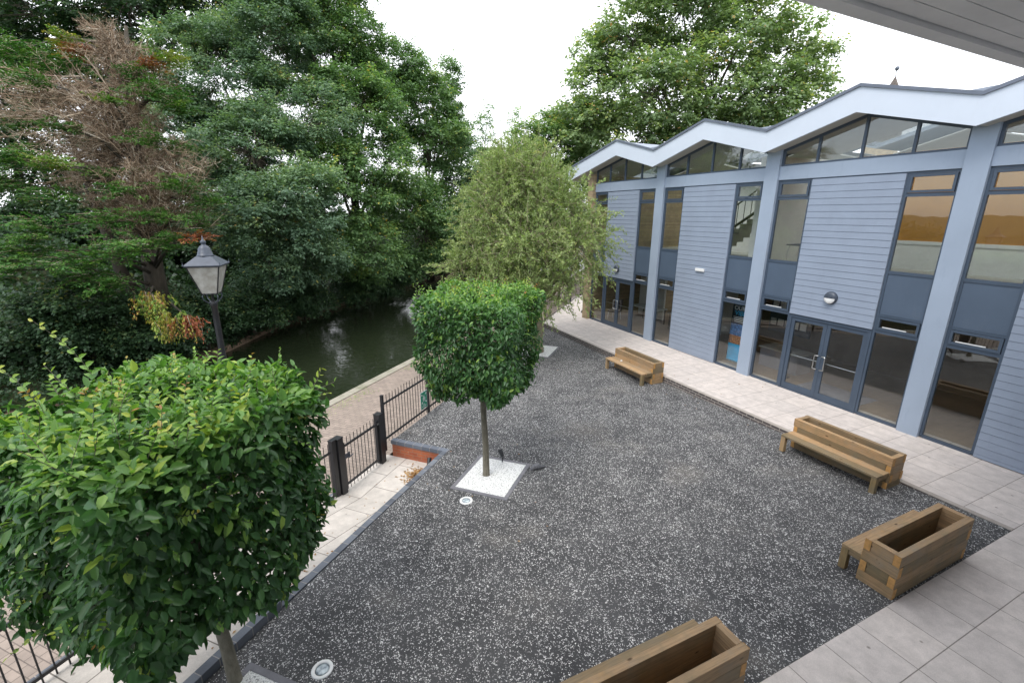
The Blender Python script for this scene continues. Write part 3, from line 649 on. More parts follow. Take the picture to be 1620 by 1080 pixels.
ge = MB(); ge.prism([(RX0+.06, 19.55, 6.38), (RX0+.06, 19.6, 6.36), (RX0+.06, 19.6, 6.86), (RX0+.06, 19.55, 6.88)], (RX1-RX0-.05, 0, 0)); pb(ge, 'verge_board', M['white'])
# end wall and buff pier
ew = MB(); ew.box(FX+.13, 20.5, 18.06, 18.30, -.6, 6.55); pb(ew, 'end_wall', M['buffbrick'])
pr_ = MB(); pr_.box(FX-.16, FX+.128, 18.025, 18.42, -.6, 6.58); pb(pr_, 'corner_pier', M['buffbrick'])
# interior
fl = MB(); fl.box(FX+.13, 20.4, -4.2, 18.05, -.10, .0); 
M['floor'] = mat_blocks('floor_tiles', ((0.30, 0.22, 0.15), (0.26, 0.19, 0.13)), (0.16, 0.12, 0.09), 1.2, .2, 0.004, 0, .5, rough=.3)
pb(fl, 'floor', M['floor'])
mt = MB(); mt.box(FX+.2, FX+1.5, 6.3, 8.0, .001, .012); pb(mt, 'door_mat', M['grey_cloth'])
uf = MB(); uf.box(FX+.13, 20.4, -4.2, 18.05, 2.86, 3.3); pb(uf, 'upper_floor', M['ceil'])
bwl = MB()   # rear wall with window openings shaped to let daylight into the rooms
for z0, z1 in ((0, .5), (2.5, 3.8), (5.9, 6.0)): bwl.box(20.2, 20.4, -4.2, 18.05, z0, z1)
for yy in np.arange(-4.2, 18, 2.23): bwl.box(20.201, 20.399, yy, yy+.3, .5, 2.5); bwl.box(20.201, 20.399, yy, yy+.3, 3.8, 5.9)
pb(bwl, 'rear_wall', M['inner'])
iw = MB(); iw.box(17.2, 17.3, -4.2, 9.9, 3.301, 6.75); pb(iw, 'ochre_wall', M['ochre'])
dd = MB(); dd.box(17.15, 17.199, -4.2, 9.89, 4.05, 4.15); dd.box(17.17, 17.1985, -4.2, 9.89, 3.301, 4.05); pb(dd, 'dado', M['inner'])
iw = MB(); iw.box(13.3, 17.19, 9.95, 10.05, 3.301, 6.6); pb(iw, 'partition_wall', M['inner'])
iw = MB(); iw.box(16.6, 16.7, -4.2, 13.2, .001, 2.859); pb(iw, 'brown_wall', M['brownwall'])
iw = MB(); iw.box(14.8, 16.59, 13.2, 13.3, .001, 2.859); iw.box(15.5, 15.6, 16.3, 18.04, .001, 2.859); pb(iw, 'inner_wall', M['inner'])
iw = MB(); iw.box(17.8, 17.9, 10.2, 18.04, 3.301, 6.6); pb(iw, 'upper_inner_wall', M['inner'])
rc = MB(); rc.box(13.3, 13.55, 10.25, 10.42, 3.301, 6.6); pb(rc, 'riser_column', M['inner'])
# staircase seen through an upper window
stc = MB()
for i in range(12):
    stc.box(15.3, 16.3, 14.2-i*.28, 14.2-(i+1)*.28, 3.301+i*.18, 3.301+(i+1)*.18)
pb(stc, 'staircase', M['ceil'])
rl = MB()
for i in range(12):
    y = 14.05-i*.28; z = 3.48+i*.18; rl.tube([(15.25, y, z), (15.25, y, z+.9)], .014, 6)
rl.tube([(15.25, 14.2, 4.3), (15.25, 14.2-3.3, 4.3+2.12)], .03, 6); rl.tube([(15.25, 14.2, 3.5), (15.25, 14.2-3.3, 3.5+2.12)], .05, 6)
pb(rl, 'stair_rail', M['black'])
def wall_light(y, z):
    b_ = MB(); n = 28
    prof = [(.0, -.10), (.10, -.098), (.145, -.075), (.165, -.03), (.165, 0)]
    vs = []
    for r_, d_ in prof:
        for k_ in range(n): vs.append((FX-.03+d_, y+r_*math.cos(2*math.pi*k_/n), z+r_*math.sin(2*math.pi*k_/n)))
    fs = [(i*n+k_, i*n+(k_+1) % n, (i+1)*n+(k_+1) % n, (i+1)*n+k_) for i in range(4) for k_ in range(n)]
    b_.add(vs, fs); o_ = pb(b_, 'wall_light', M['lampgrey'], smooth=True)
    l_ = MB(); vs = [(FX-.133, y, z)]; 
    half = [math.pi+math.pi*k_/14 for k_ in range(15)]
    vs = []
    for r_, d_ in ((.001, -.108), (.09, -.106), (.128, -.088), (.140, -.070)):
        for a_ in half: vs.append((FX-.03+d_-.004, y+r_*math.cos(a_), z-.008+r_*math.sin(a_)))
    fs = [(i*15+k_, i*15+k_+1, (i+1)*15+k_+1, (i+1)*15+k_) for i in range(3) for k_ in range(14)]
    l_.add(vs, fs); pb(l_, 'lens', M['lampwhite'], o_)
wall_light(7.14, 2.83); wall_light(16.1, 2.62)
em = MB(); em.box(FX-.09, FX-.032, 11.35, 11.72, 3.02, 3.12); pb(em, 'emergency_light', M['lampwhite'], bevel=.01)
vc = MB(); vc.tube([(FX-.04, 1.6, 3.2), (FX-.04, 1.6, 3.3)], .04, 8); pb(vc, 'cable_box', M['lampgrey'])

# things seen through the glass
def text_obj(s, size, name, mat, parent, loc, rot, ex=.002):
    cu = bpy.data.curves.new(name, 'FONT'); cu.body = s; cu.size = size; cu.extrude = ex; cu.align_x = 'CENTER'; cu.align_y = 'CENTER'
    tmp = bpy.data.objects.new(name, cu); COL.objects.link(tmp)
    dg = bpy.context.evaluated_depsgraph_get(); me = bpy.data.meshes.new_from_object(tmp.evaluated_get(dg)); bpy.data.objects.remove(tmp)
    me.materials.clear(); me.materials.append(mat); o_ = link(name, me, parent); o_.location = loc; o_.rotation_euler = rot; return o_
bn = thing('display_banner', 'tall blue and black pull up banner behind the glass beside a pilaster', 'banner', (13.3, 10.40, 0))
ROT = (R(90), 0, R(-90))
for z0, z1, mt_, nm in ((.04, .62, 'blue', 'lower_panel'), (.62, .92, 'photo_warm', 'faces_photo'), (.92, 1.32, 'photo_blue', 'picture'), (1.32, 2.02, 'navy', 'title_panel')):
    mb = MB(); mb.box(-.004, .004, -.30, .30, z0, z1-.0015); mb.build(nm, M[mt_], bn)
mb = MB(); mb.box(-.10, .10, -.31, .31, 0, .038); mb.build('base', M['steel'], bn)
text_obj('OUR', .20, 'white_lettering', M['paper'], bn, (-.008, .02, 1.86), ROT); text_obj('VIBE', .22, 'blue_lettering', M['blue'], bn, (-.008, -.02, 1.69), ROT)
mb = MB()
for i in range(4): mb.box(-.008, -.0045, -.22+.01*(i % 2), .24-.02*i, 1.55-i*.055, 1.57-i*.055)
mb.build('small_print', M['paper'], bn)
tb = thing('folding_table', 'pale folding table with bent steel legs behind an upper window', 'table', (14.0, 8.9, 3.30))
mb = MB(); mb.box(-.3, .3, -.9, .55, .70, .735); mb.build('tabletop', M['grey_cloth'], tb, bevel=.008)
for yy in (-.75, .45):
    mb = MB(); mb.tube([(-.28, yy, 0), (-.25, yy+.06, .45), (-.24, yy+.02, .69), (.24, yy+.02, .69), (.25, yy+.06, .45), (.28, yy, 0)], .014, 8); mb.build('leg', M['steel'], tb, True)
ch = thing('armchair', 'dark curved chair behind the glass beside the far corner pier', 'chair', (13.5, 17.4, 0), R(20))
mb = MB(); mb.box(-.25, .25, -.25, .25, .38, .47); mb.build('seat', M['skin_dark'], ch, bevel=.03)
mb = MB(); mb.prism([(.2, -.25, .47), (.2, .25, .47), (.33, .22, .95), (.33, -.22, .95)], (.05, 0, 0)); mb.build('backrest', M['skin_dark'], ch, bevel=.02)
for sx in (-.2, .2):
    for sy in (-.2, .2):
        mb = MB(); mb.tube([(sx, sy, .38), (sx*1.15, sy*1.15, 0)], .013, 6); mb.build('leg', M['steel'], ch)
def desk(x, y, lab, L=1.6):
    d_ = thing('desk', lab, 'table', (x, y, 0)); mb = MB(); mb.box(-.4, .4, -L/2, L/2, .70, .74); mb.build('tabletop', M['paper'], d_)
    for sx in (-.34, .34):
        for sy in (-L/2+.08, L/2-.08):
            mb = MB(); mb.box(sx-.02, sx+.02, sy-.02, sy+.02, 0, .699); mb.build('leg', M['black'], d_)
desk(14.6, 16.3, 'white desk seen through the far double doors'); desk(14.9, 14.3, 'white desk behind the glazing beside the far pilaster', 1.3)
bd = thing('notice_board', 'dark notice board with two rows of white papers behind the glass', 'board', (15.2, 9.9, 0), 0)
mb = MB(); mb.box(0, .05, -.75, .75, .9, 2.2); mb.build('board', M['navy'], bd)
for r_ in range(2):
    for k_ in range(5):
        mb = MB(); y_ = -.6+k_*.27; mb.box(-.006, -.001, y_, y_+.21, 1.72-r_*.6, 2.02-r_*.6-.02*r_*3); mb.build('paper_sheet', M['paper'], bd)
sc_ = thing('reception_counter', 'low grey counter behind the glass left of the near double doors', 'counter', (14.2, 9.25, 0))
mb = MB(); mb.box(-.35, .35, -.7, .6, 0, .62); mb.build('body', M['grey_cloth'], sc_); mb = MB(); mb.box(-.4, .4, -.75, .65, .621, .66); mb.build('top', M['ceil'], sc_)
fs_ = thing('floor_sign', 'small yellow and black striped sign behind the glass left of the near doors', 'sign', (13.4, 8.62, 0))
for i in range(4):
    mb = MB(); mb.prism([(-.03, -.09, .35+i*.12), (-.03, .09, .40+i*.12), (-.03, .09, .46+i*.12), (-.03, -.09, .41+i*.12)], (.02, 0, 0)); mb.build('stripe', M['yellow'], fs_)
mb = MB(); mb.box(-.009, .015, -.1, .1, .3, .9); mb.build('panel', M['black'], fs_); mb = MB(); mb.box(-.12, .12, -.12, .12, 0, .03); mb.build('base', M['black'], fs_); mb = MB(); mb.box(-.015, .02, -.02, .02, .031, .299); mb.build('stem', M['black'], fs_)

# the building the view is taken from: wall behind and planked soffit above
own = thing('near_building', 'grey planked roof overhang crossing the top right corner', 'building', (5, -1.3, 0))
def po(mb, n_, m_, **k): mb.v = [(x-5, y+1.3, z) for x, y, z in mb.v]; return mb.build(n_, m_, own, **k)
M['soffit'] = paint('soffit_board', (0.74, 0.72, 0.70), 0.6, 0.08, 1.5)
mb = MB(); SZ = 6.2; SY = 2.29
for i in range(30):
    y1 = SY-.13-i*.145; mb.box(-9, 16, y1-.137, y1, SZ+.035, SZ+.06)
po(mb, 'soffit_boards', M['soffit'])
mb = MB(); mb.box(-9, 16, -2.2, SY-.12, SZ+.061, SZ+.30); po(mb, 'roof_deck', M['coping'])
mb = MB(); mb.box(-9, 16, SY-.12, SY, SZ, SZ+.34); po(mb, 'fascia', M['soffit'])
mb = MB(); mb.box(-9, 11.3, -2.1, -1.3, -.3, SZ+.03); po(mb, 'wall', M['white'])

# ------------------------------------------------------------------ planters with benches
def planter(label, loc, rz, sd_, S=.40):
    t = thing('planter_bench', label, 'planter bench', loc, rz, 'timber planter benches around the courtyard')
    rr = random.Random(sd_); L = 1.88; Wd = .43; hh = .168; th = .085
    for c in range(4):          # four courses, corners interlocked
        z0 = c*hh+.001; z1 = (c+1)*hh-.0025
        lng = (c % 2 == 1); jx = rr.uniform(-.006, .006)
        for side in (0, 1):     # long boards
            y0 = side*(Wd-th); x0, x1 = (0, L) if lng else (th+.001, L-th-.001)
            mb = MB(); mb.box(x0+jx, x1+jx, y0, y0+th, z0, z1); mb.build('sleeper', M['wood'], t, bevel=.004)
        for side in (0, 1):     # short boards
            x0 = side*(L-th); y0, y1 = (th+.001, Wd-th-.001) if lng else (-.001, Wd+.001)
            mb = MB(); mb.box(x0, x0+th, y0, y1, z0, z1); mb.build('end_board', M['wood_y'], t, bevel=.004)
            # freshly cut end-grain faces
            for yy in ((-.0035, -.0012) if not lng else ()), ((Wd+.0012, Wd+.0035) if not lng else ()):
                if yy: mb = MB(); mb.box(x0+.004, x0+th-.004, yy[0], yy[1], z0+.004, z1-.004); mb.build('end_grain', M['endgrain'], t)
        if lng:
            for x_ in (-.0085, L+.0065):
                for y0 in (0, Wd-th):
                    mb = MB(); mb.box(x_+jx-.0, x_+jx+.002, y0+.004, y0+th-.004, z0+.004, z1-.004); mb.build('end_grain', M['endgrain'], t)
    mb = MB(); mb.box(th, L-th, th, Wd-th, .10, .20); mb.build('soil', M['soil'], t)
    sz = .385
    for k_, (y0, y1) in enumerate(((-S, -S/2-.005), (-S/2+.003, -.004)) if S > .3 else ((-S, -.004),)):
        mb = MB(); mb.box(.01+.004*k_, L-.01, y0, y1, sz-.045, sz); mb.build('seat_plank', M['wood'], t, bevel=.005)
    for x0 in (.012, L-.102):
        mb = MB(); mb.box(x0, x0+.09, -S+.005, -S+.095, 0, sz-.046); mb.build('leg', M['wood_z'], t, bevel=.004)
        mb = MB(); mb.box(x0+.01, x0+.08, -S+.096, -.006, sz-.12, sz-.046); mb.build('rail', M['wood_y'], t, bevel=.004)
    return t
planter('far timber planter bench against the brick edge beneath the full height cladding', (9.50, 12.05, -.18), R(-90), 1)
planter('long timber planter bench against the paving opposite the near glass doors', (9.52, 5.70, -.075), R(-90), 2)
planter('timber planter bench set across the courtyard corner at right', (8.50, 2.74, -.005), R(180), 3, .26)
planter('timber planter bench cut off by the bottom of the view', (3.72, 2.68, -.005), R(180), 4, .26)
lm = thing('paper_scrap', 'small pale crumpled scrap lying on the seat of the far planter bench', 'litter', (9.30, 11.45, .222))
mb = MB(); mb.lathe([(.015, 0), (.035, .012), (.03, .03), (.008, .038)], n=7); mb.build('crumple', M['paper'], lm)
# ------------------------------------------------------------------ tree pits, uplights, spotlights
def pit(a0, a1, n0, n1, label, nm='tree_pit'):
    c_ = P((a0+a1)/2, (n0+n1)/2); z = zg(c_.x, c_.y); t = thing(nm, label, 'tree pit', (c_.x, c_.y, z))
    w_ = .075
    for (p0, p1, q0, q1) in ((a0, a1, n0, n0+w_), (a0, a1, n1-w_, n1), (a0, a0+w_, n0+w_+.001, n1-w_-.001), (a1-w_, a1, n0+w_+.001, n1-w_-.001)):
        mb = MB(); q = [P(p0, q0), P(p1, q0), P(p1, q1), P(p0, q1)]
        mb.add([Vector((v.x, v.y, zg(v.x, v.y)+dz))-t.location for dz in (-.1, .014) for v in q], [(0,3,2,1),(4,5,6,7),(0,1,5,4),(1,2,6,5),(2,3,7,6),(3,0,4,7)]); mb.build('edging', M['edging'], t)
    # pebble bed with relief
    rng = np.random.default_rng(7); n_ = 14; V = []; F = []
    for i in range(n_+1):
        for j in range(n_+1):
            q = P(a0+w_+(a1-a0-2*w_)*i/n_, n0+w_+(n1-n0-2*w_)*j/n_); ed = min(i, j, n_-i, n_-j)
            V.append((q.x-t.location.x, q.y-t.location.y, zg(q.x, q.y)-z+.009+(.012*rng.uniform() if ed else 0)))
    for i in range(n_):
        for j in range(n_): F.append((i*(n_+1)+j, (i+1)*(n_+1)+j, (i+1)*(n_+1)+j+1, i*(n_+1)+j+1))
    mb = MB(); mb.add(V, F); mb.build('pebble_bed', M['pebbles'], t)
    return t
pit(6.68, 8.06, 2.60, 3.76, 'square of white pebbles edged in grey around the middle hornbeam')
pit(1.40, 2.72, 3.20, 4.20, 'white pebble square under the near hornbeam at the bottom edge')
pit(15.3, 16.9, 4.3, 5.6, 'white pebbles around the foot of the willow')
def uplight(a, n, label):
    q = P(a, n); t = thing('ground_light', label, 'ground light', (q.x, q.y, zg(q.x, q.y)), 0, 'round ground lights')
    mb = MB(); n_ = 32
    vs = []
    for r_, z in ((.118, -.01), (.118, .008), (.112, .012), (.082, .012), (.078, .006), (.078, -.02)):
        for k_ in range(n_): vs.append((r_*math.cos(2*math.pi*k_/n_), r_*math.sin(2*math.pi*k_/n_), z))
    mb.add(vs, [(i*n_+k_, i*n_+(k_+1) % n_, (i+1)*n_+(k_+1) % n_, (i+1)*n_+k_) for i in range(5) for k_ in range(n_)]); mb.build('ring', M['lampwhite'], t, True)
    mb = MB(); mb.lathe([(.001, .0045), (.05, .0045), (.0775, .003)], n=28); mb.build('lens', M['lensglass'], t, True)
m_, nt_, b_ = newmat('lens_glass'); nn_ = noise(nt_, 14, 3, .5, obj_pos(nt_)); rr_ = rampn(nt_, [(0.35, (0.13, 0.17, 0.2)), (0.65, (0.55, 0.62, 0.64))]); nt_.links.new(nn_.outputs[0], rr_.inputs[0]); nt_.links.new(rr_.outputs[0], b_.inputs['Base Color']); b_.inputs['Roughness'].default_value = .12
M['lensglass'] = m_
uplight(2.94, 3.37, 'round white rimmed ground light beside the bottom edge of the courtyard'); uplight(6.43, 3.29, 'small round ground light in front of the middle white pebble square')
def spot(x, y, z, rz, label):
    t = thing('spike_spotlight', label, 'spotlight', (x, y, z), rz, 'small black spotlights')
    mb = MB(); mb.tube([(0, 0, -.02), (0, 0, .12)], .012, 8); mb.build('spike', M['black'], t)
    mb = MB(); mb.tube([(-.02, 0, .12), (.05, 0, .19), (.09, 0, .23)], [.035, .045, .05], 14); mb.build('head', M['black'], t)
    mb = MB(); mb.tube([(0, 0, .11), (.02, -.03, .09), (.03, -.05, .03), (.05, -.05, .0)], .006, 6); mb.build('cable', M['black'], t)
q = P(7.35, 2.80); spot(3.42, 7.82, -.12, R(100), 'small black spotlight on the white pebbles beside the middle hornbeam')
q = P(7.72, 4.85); spot(q.x, q.y, -.56, R(60), 'small black spotlight in the corner of the red brick wall')
# litter heap at the wall corner
rng = np.random.default_rng(11); n_ = 420; rr_ = np.abs(rng.normal(0, .2, n_)); an = rng.uniform(0, 2*math.pi, n_)
ctr = P(7.45, 4.95, -.565); Pt = np.array([ctr])+np.stack([rr_*np.cos(an)*1.1, rr_*np.sin(an), np.clip(.10-rr_*.35, .004, .1)*rng.uniform(.2, 1, n_)], 1)
Pt = Pt[(Pt@np.array(nax) > 4.66) & (Pt@np.array(cax) < 7.9)]; n_ = len(Pt)
lf = leaves('leaf_heap', Pt, rng.normal(0, 1, (n_, 3))*[1, 1, .2], rng.normal(0, .4, (n_, 3))+[0, 0, 1], rng.uniform(.05, .08, n_), rng.uniform(.03, .05, n_), rng.uniform(0, 1, n_), M['leaf_dead'], None)
tag(lf, 'heap of brown fallen leaves below the low red brick wall', 'leaves', kind='stuff')
n_ = 210; Pt = np.zeros((n_, 3)); 
for i in range(n_):
    k_ = rng.uniform()
    if i >= 150:
        x_, y_ = [(2.9+rng.normal(0, 1.1), 7.4+rng.normal(0, 1.0)), (9.6+rng.uniform(-.4, .35), rng.uniform(6.2, 16)), (7.6+rng.normal(0, 1.4), 13.4+rng.normal(0, 1.0))][i % 3]; x_ = min(x_, 9.95); Pt[i] = (x_, y_, zg(x_, y_)+.008)
    elif k_ < .4: a_, nn2 = rng.uniform(2, 7.8), rng.uniform(4.65, 5.9); q = P(a_, nn2); Pt[i] = (q.x, q.y, zl(a_)+.008)
    elif k_ < .62: a_ = rng.uniform(2.5, 7); q = P(a_, 4.63+abs(rng.normal(0, .05))); Pt[i] = (q.x, q.y, zl(a_)+.01)
    else: Pt[i] = (rng.uniform(10.2, 12.4), rng.uniform(8, 17), .008)
lf = leaves('fallen_leaves', Pt, rng.normal(0, 1, (n_, 3))*[1, 1, .1], rng.normal(0, .2, (n_, 3))+[0, 0, 1], rng.uniform(.03, .06, n_), rng.uniform(.02, .035, n_), rng.uniform(0, .8, n_), M['leaf_dead'], None)
tag(lf, 'scattered dead leaves lying on the paving and courtyard', 'leaves', kind='stuff')
db = thing('debris_lump', 'small grey lump of debris beside the white pebble square', 'debris', (3.96, 7.30, -.13))
mb = MB(); mb.tube([(-.13, .0, .0), (-.06, .01, .035), (.03, .0, .045), (.10, -.01, .025), (.20, -.02, .008)], [.03, .06, .065, .035, .008], 9)
mb.build('lump', M['debris'], db, True)

# ------------------------------------------------------------------ black railings
def fence(label, a0, a1, nn, zb, ht, posts, pitch=.118, name='railing_fence', maxbars=95, zt_extra=0, group=None):
    o0 = P(a0, nn, zb); t = thing(name, label, 'fence', o0, TH, group)
    L = a1-a0
    for px_ in posts:
        mb = MB(); mb.box(px_-.03, px_+.03, -.03, .03, -.15, ht+.02); mb.build('post', M['black'], t, bevel=.003)
        mb = MB(); mb.box(px_-.034, px_+.034, -.034, .034, ht+.021, ht+.032); mb.build('post_cap', M['black'], t)
    for z in (.13, ht-.2):
        mb = MB(); mb.box(0, L, -.006, .006+.012, z-.022, z+.022); mb.build('rail', M['black'], t)
    k_ = 0; x = pitch*.6; rest = MB()
    while x < L:
        if all(abs(x-p_) > .045 for p_ in posts):
            mb = MB() if k_ < maxbars else rest
            mb.tube([(x, 0, .03), (x, 0, ht-.012), (x, 0, ht)], [.0085, .0085, .003], 6)
            if k_ < maxbars: mb.build('bar', M['black'], t)
            k_ += 1
        x += pitch
    if rest.v: r_ = rest.build('bar', M['black'], t); r_['kind'] = 'stuff'
    return t
fence('black railing along the gravel edge running from the gate to the willow', A1-.22, 19.6, 6.0, -.20, 1.18, [.03, 1.95, 4.0, 6.2, 8.5, 10.8, 11.6])
fence('black railing at the far end beyond the willow beside the corner pier', 20.3, 30, 5.98, -.12, 1.15, [.03, 2.6, 5.2, 7.8])
fence('short black railing between the near hornbeam and the gate', 3.5, 6.1, 6.0, -.60, 1.27, [.03])
fence('black railing at the bottom left corner behind the near hornbeam', -3.2, 3.46, 6.0, -.02, 1.12, [.03, 2.3, 4.45, 6.6])
# posts and gate
def gpost(a, nn, label, z0, z1, w_=.06):
    t = thing('gate_post', label, 'gate post', P(a, nn, z0), TH)
    mb = MB(); mb.box(-w_, w_, -w_, w_, -.05, z1-z0); mb.build('shaft', M['black'], t, bevel=.004)
    mb = MB(); mb.box(-w_-.006, w_+.006, -w_-.006, w_+.006, z1-z0+.001, z1-z0+.012); mb.build('cap', M['black'], t)
    return t
gpost(6.18, 6.02, 'left one of the paired black posts on the latch side of the gate', -.6, .68, .05)
gpost(6.33, 6.02, 'right one of the paired black posts on the latch side of the gate', -.6, .66, .075)
gpost(7.62, 6.02, 'thick black gate post at the hinge side next to the red brick wall', -.6, .62, .075)
gt = thing('gate', 'black barred pedestrian gate between the thick posts, closed', 'gate', P(6.43, 6.0, -.55), TH)
GL = 1.1
for x in (0.02, GL-.02): mb = MB(); mb.box(x-.018, x+.018, -.018, .018, .02, 1.05); mb.build('stile', M['black'], gt)
for z in (.12, .97): mb = MB(); mb.box(.039, GL-.039, -.016, .016, z-.02, z+.02); mb.build('rail', M['black'], gt)
for k_ in range(9):
    x = .13+k_*.106; mb = MB(); mb.tube([(x, .0, .0), (x, 0, 1.14), (x, 0, 1.15)], [.008, .008, .003], 6); mb.build('bar', M['black'], gt)
mb = MB(); mb.box(.0, .16, -.03, -.019, .70, .80); mb.tube([(.10, -.05, .70), (.22, -.05, .72)], .01, 6); mb.build('latch', M['lampgrey'], gt)
mb = MB(); mb.tube([(GL-.02, -.02, .97), (GL+.06, -.02, .97)], .02, 8); mb.build('hinge', M['steel'], gt)
# green sign on the railing
sg = thing('assembly_sign', 'green sign with white figures and arrows fixed to the black railing', 'sign', P(9.40, 5.955, .26), TH)
mb = MB(); mb.box(-.155, .155, -.002, .004, -.235, .235); mb.build('panel', M['paper'], sg); mb = MB(); mb.box(-.145, .145, -.005, -.0025, -.225, .225); mb.build('green_face', M['green_sign'], sg)
ic = MB()
def disc(x, z, r_):
    ic.prism([(x+r_*math.cos(2*math.pi*k_/12), -.0055, z+r_*math.sin(2*math.pi*k_/12)) for k_ in range(12)], (0, -.002, 0))
for x, z, s in ((0, .06, 1.2), (-.04, .03, .8), (.045, .03, .8)):
    disc(x, z+.045*s, .014*s); ic.box(x-.013*s, x+.013*s, -.0075, -.0056, z-.03*s, z+.03*s); ic.box(x-.009*s, x-.002, -.0074, -.0056, z-.075*s, z-.031*s); ic.box(x+.002, x+.009*s, -.0074, -.0056, z-.075*s, z-.031*s)
for sx in (-1, 1):
    for z_, sz_ in ((.17, 1), (-.07, -1)):
        ic.prism([(sx*.115, -.0056, z_+.02*sz_), (sx*.115, -.0056, z_-.025*sz_), (sx*.085, -.0056, z_-.032*sz_), (sx*.07, -.0056, z_-.045*sz_), (sx*.065, -.0056, z_-.01*sz_)], (0, -.002, 0))
ic.build('pictogram', M['paper'], sg)
for k_, s in enumerate(('Fire', 'assembly', 'point')):
    text_obj(s, .055, 'lettering', M['paper'], sg, (0, -.0062, -.115-k_*.043), (R(90), 0, 0), .0008)

# ------------------------------------------------------------------ street lantern
lp_ = thing('street_lamp', 'old black lamp post with four sided glass lantern beside the canal', 'lamp', (-1.42, 9.2, -.6), R(-8))
mb = MB(); mb.lathe([(.11, 0), (.11, .5), (.085, .56), (.075, 1.1), (.06, 1.15), (.055, 2.4), (.05, 3.6), (.05, 3.93), (.062, 3.94), (.062, 4.0), (.045, 4.02)], n=16); mb.build('post', M['black'], lp_, True)
lz = 4.03
for k_ in range(4):
    a_ = math.pi/4+k_*math.pi/2; ux, uy = math.cos(a_), math.sin(a_)
    mb = MB(); pts = [(ux*.045, uy*.045, lz-.06), (ux*.09, uy*.09, lz-.02), (ux*.15, uy*.15, lz+.03), (ux*.165, uy*.165, lz+.09), (ux*.13, uy*.13, lz+.125), (ux*.10, uy*.10, lz+.10)]
    mb.tube(pts, .009, 6); mb.build('scroll_bracket', M['lampgrey'], lp_, True)
mb = MB(); mb.lathe([(.02, lz-.02), (.018, lz+.13)], n=8); mb.build('stem', M['black'], lp_)
zb_, zt_ = lz+.13, lz+.60; rb_, rt_ = .115, .235   # half widths
sq = lambda r_, z: [(-r_, -r_, z), (r_, -r_, z), (r_, r_, z), (-r_, r_, z)]
mb = MB()
for k_ in range(4):
    c0, c1_ = sq(rb_, zb_)[k_], sq(rt_, zt_)[k_]; mb.tube([c0, c1_], .012, 4)
    d0 = sq(rb_, zb_)[(k_+1) % 4]; d1 = sq(rt_, zt_)[(k_+1) % 4]; mb.tube([c0, d0], .012, 4); mb.tube([c1_, d1], .016, 4)
mb.build('lantern_frame', M['black'], lp_)
for k_ in range(4):
    c0, c1_ = Vector(sq(rb_, zb_)[k_]), Vector(sq(rt_, zt_)[k_]); d0 = Vector(sq(rb_, zb_)[(k_+1) % 4]); d1 = Vector(sq(rt_, zt_)[(k_+1) % 4])
    mb = MB(); nrm_ = (d0-c0).cross(c1_-c0).normalized()*-.004; mb.prism([c0, d0, d1, c1_], nrm_); mb.build('glass_pane', M['frost'], lp_)
mb = MB(); mb.box(-.05, .05, -.05, .05, zb_+.01, zb_+.17); mb.build('gear_box', M['lampwhite'], lp_)
mb = MB(); prof = [(rt_+.03, zt_), (rt_+.035, zt_+.02), (.115, zt_+.155)]
for i, (r_, z) in enumerate(prof): mb.v += sq(r_, z)
for i in range(2):
    for k_ in range(4): mb.f.append((i*4+k_, i*4+(k_+1) % 4, (i+1)*4+(k_+1) % 4, (i+1)*4+k_))
mb.f += [(3, 2, 1, 0), (8, 9, 10, 11)]; mb.build('hood', M['lampgrey'], lp_)
for (x, y, z) in sq(rt_+.03, zt_+.02): mb = MB(); mb.lathe([(.014, 0), (.006, .03), (.001, .06)], (x, y, z), 6); mb.build('corner_spike', M['lampgrey'], lp_)
mb = MB(); z = zt_+.15
mb.lathe([(.125, z), (.13, z+.02), (.112, z+.03), (.108, z+.07), (.098, z+.08), (.09, z+.13), (.06, z+.17), (.035, z+.185), (.03, z+.20), (.045, z+.225), (.042, z+.25), (.018, z+.27), (.012, z+.30), (.002, z+.345)], n=16); mb.build('finial', M['lampgrey'], lp_, True)

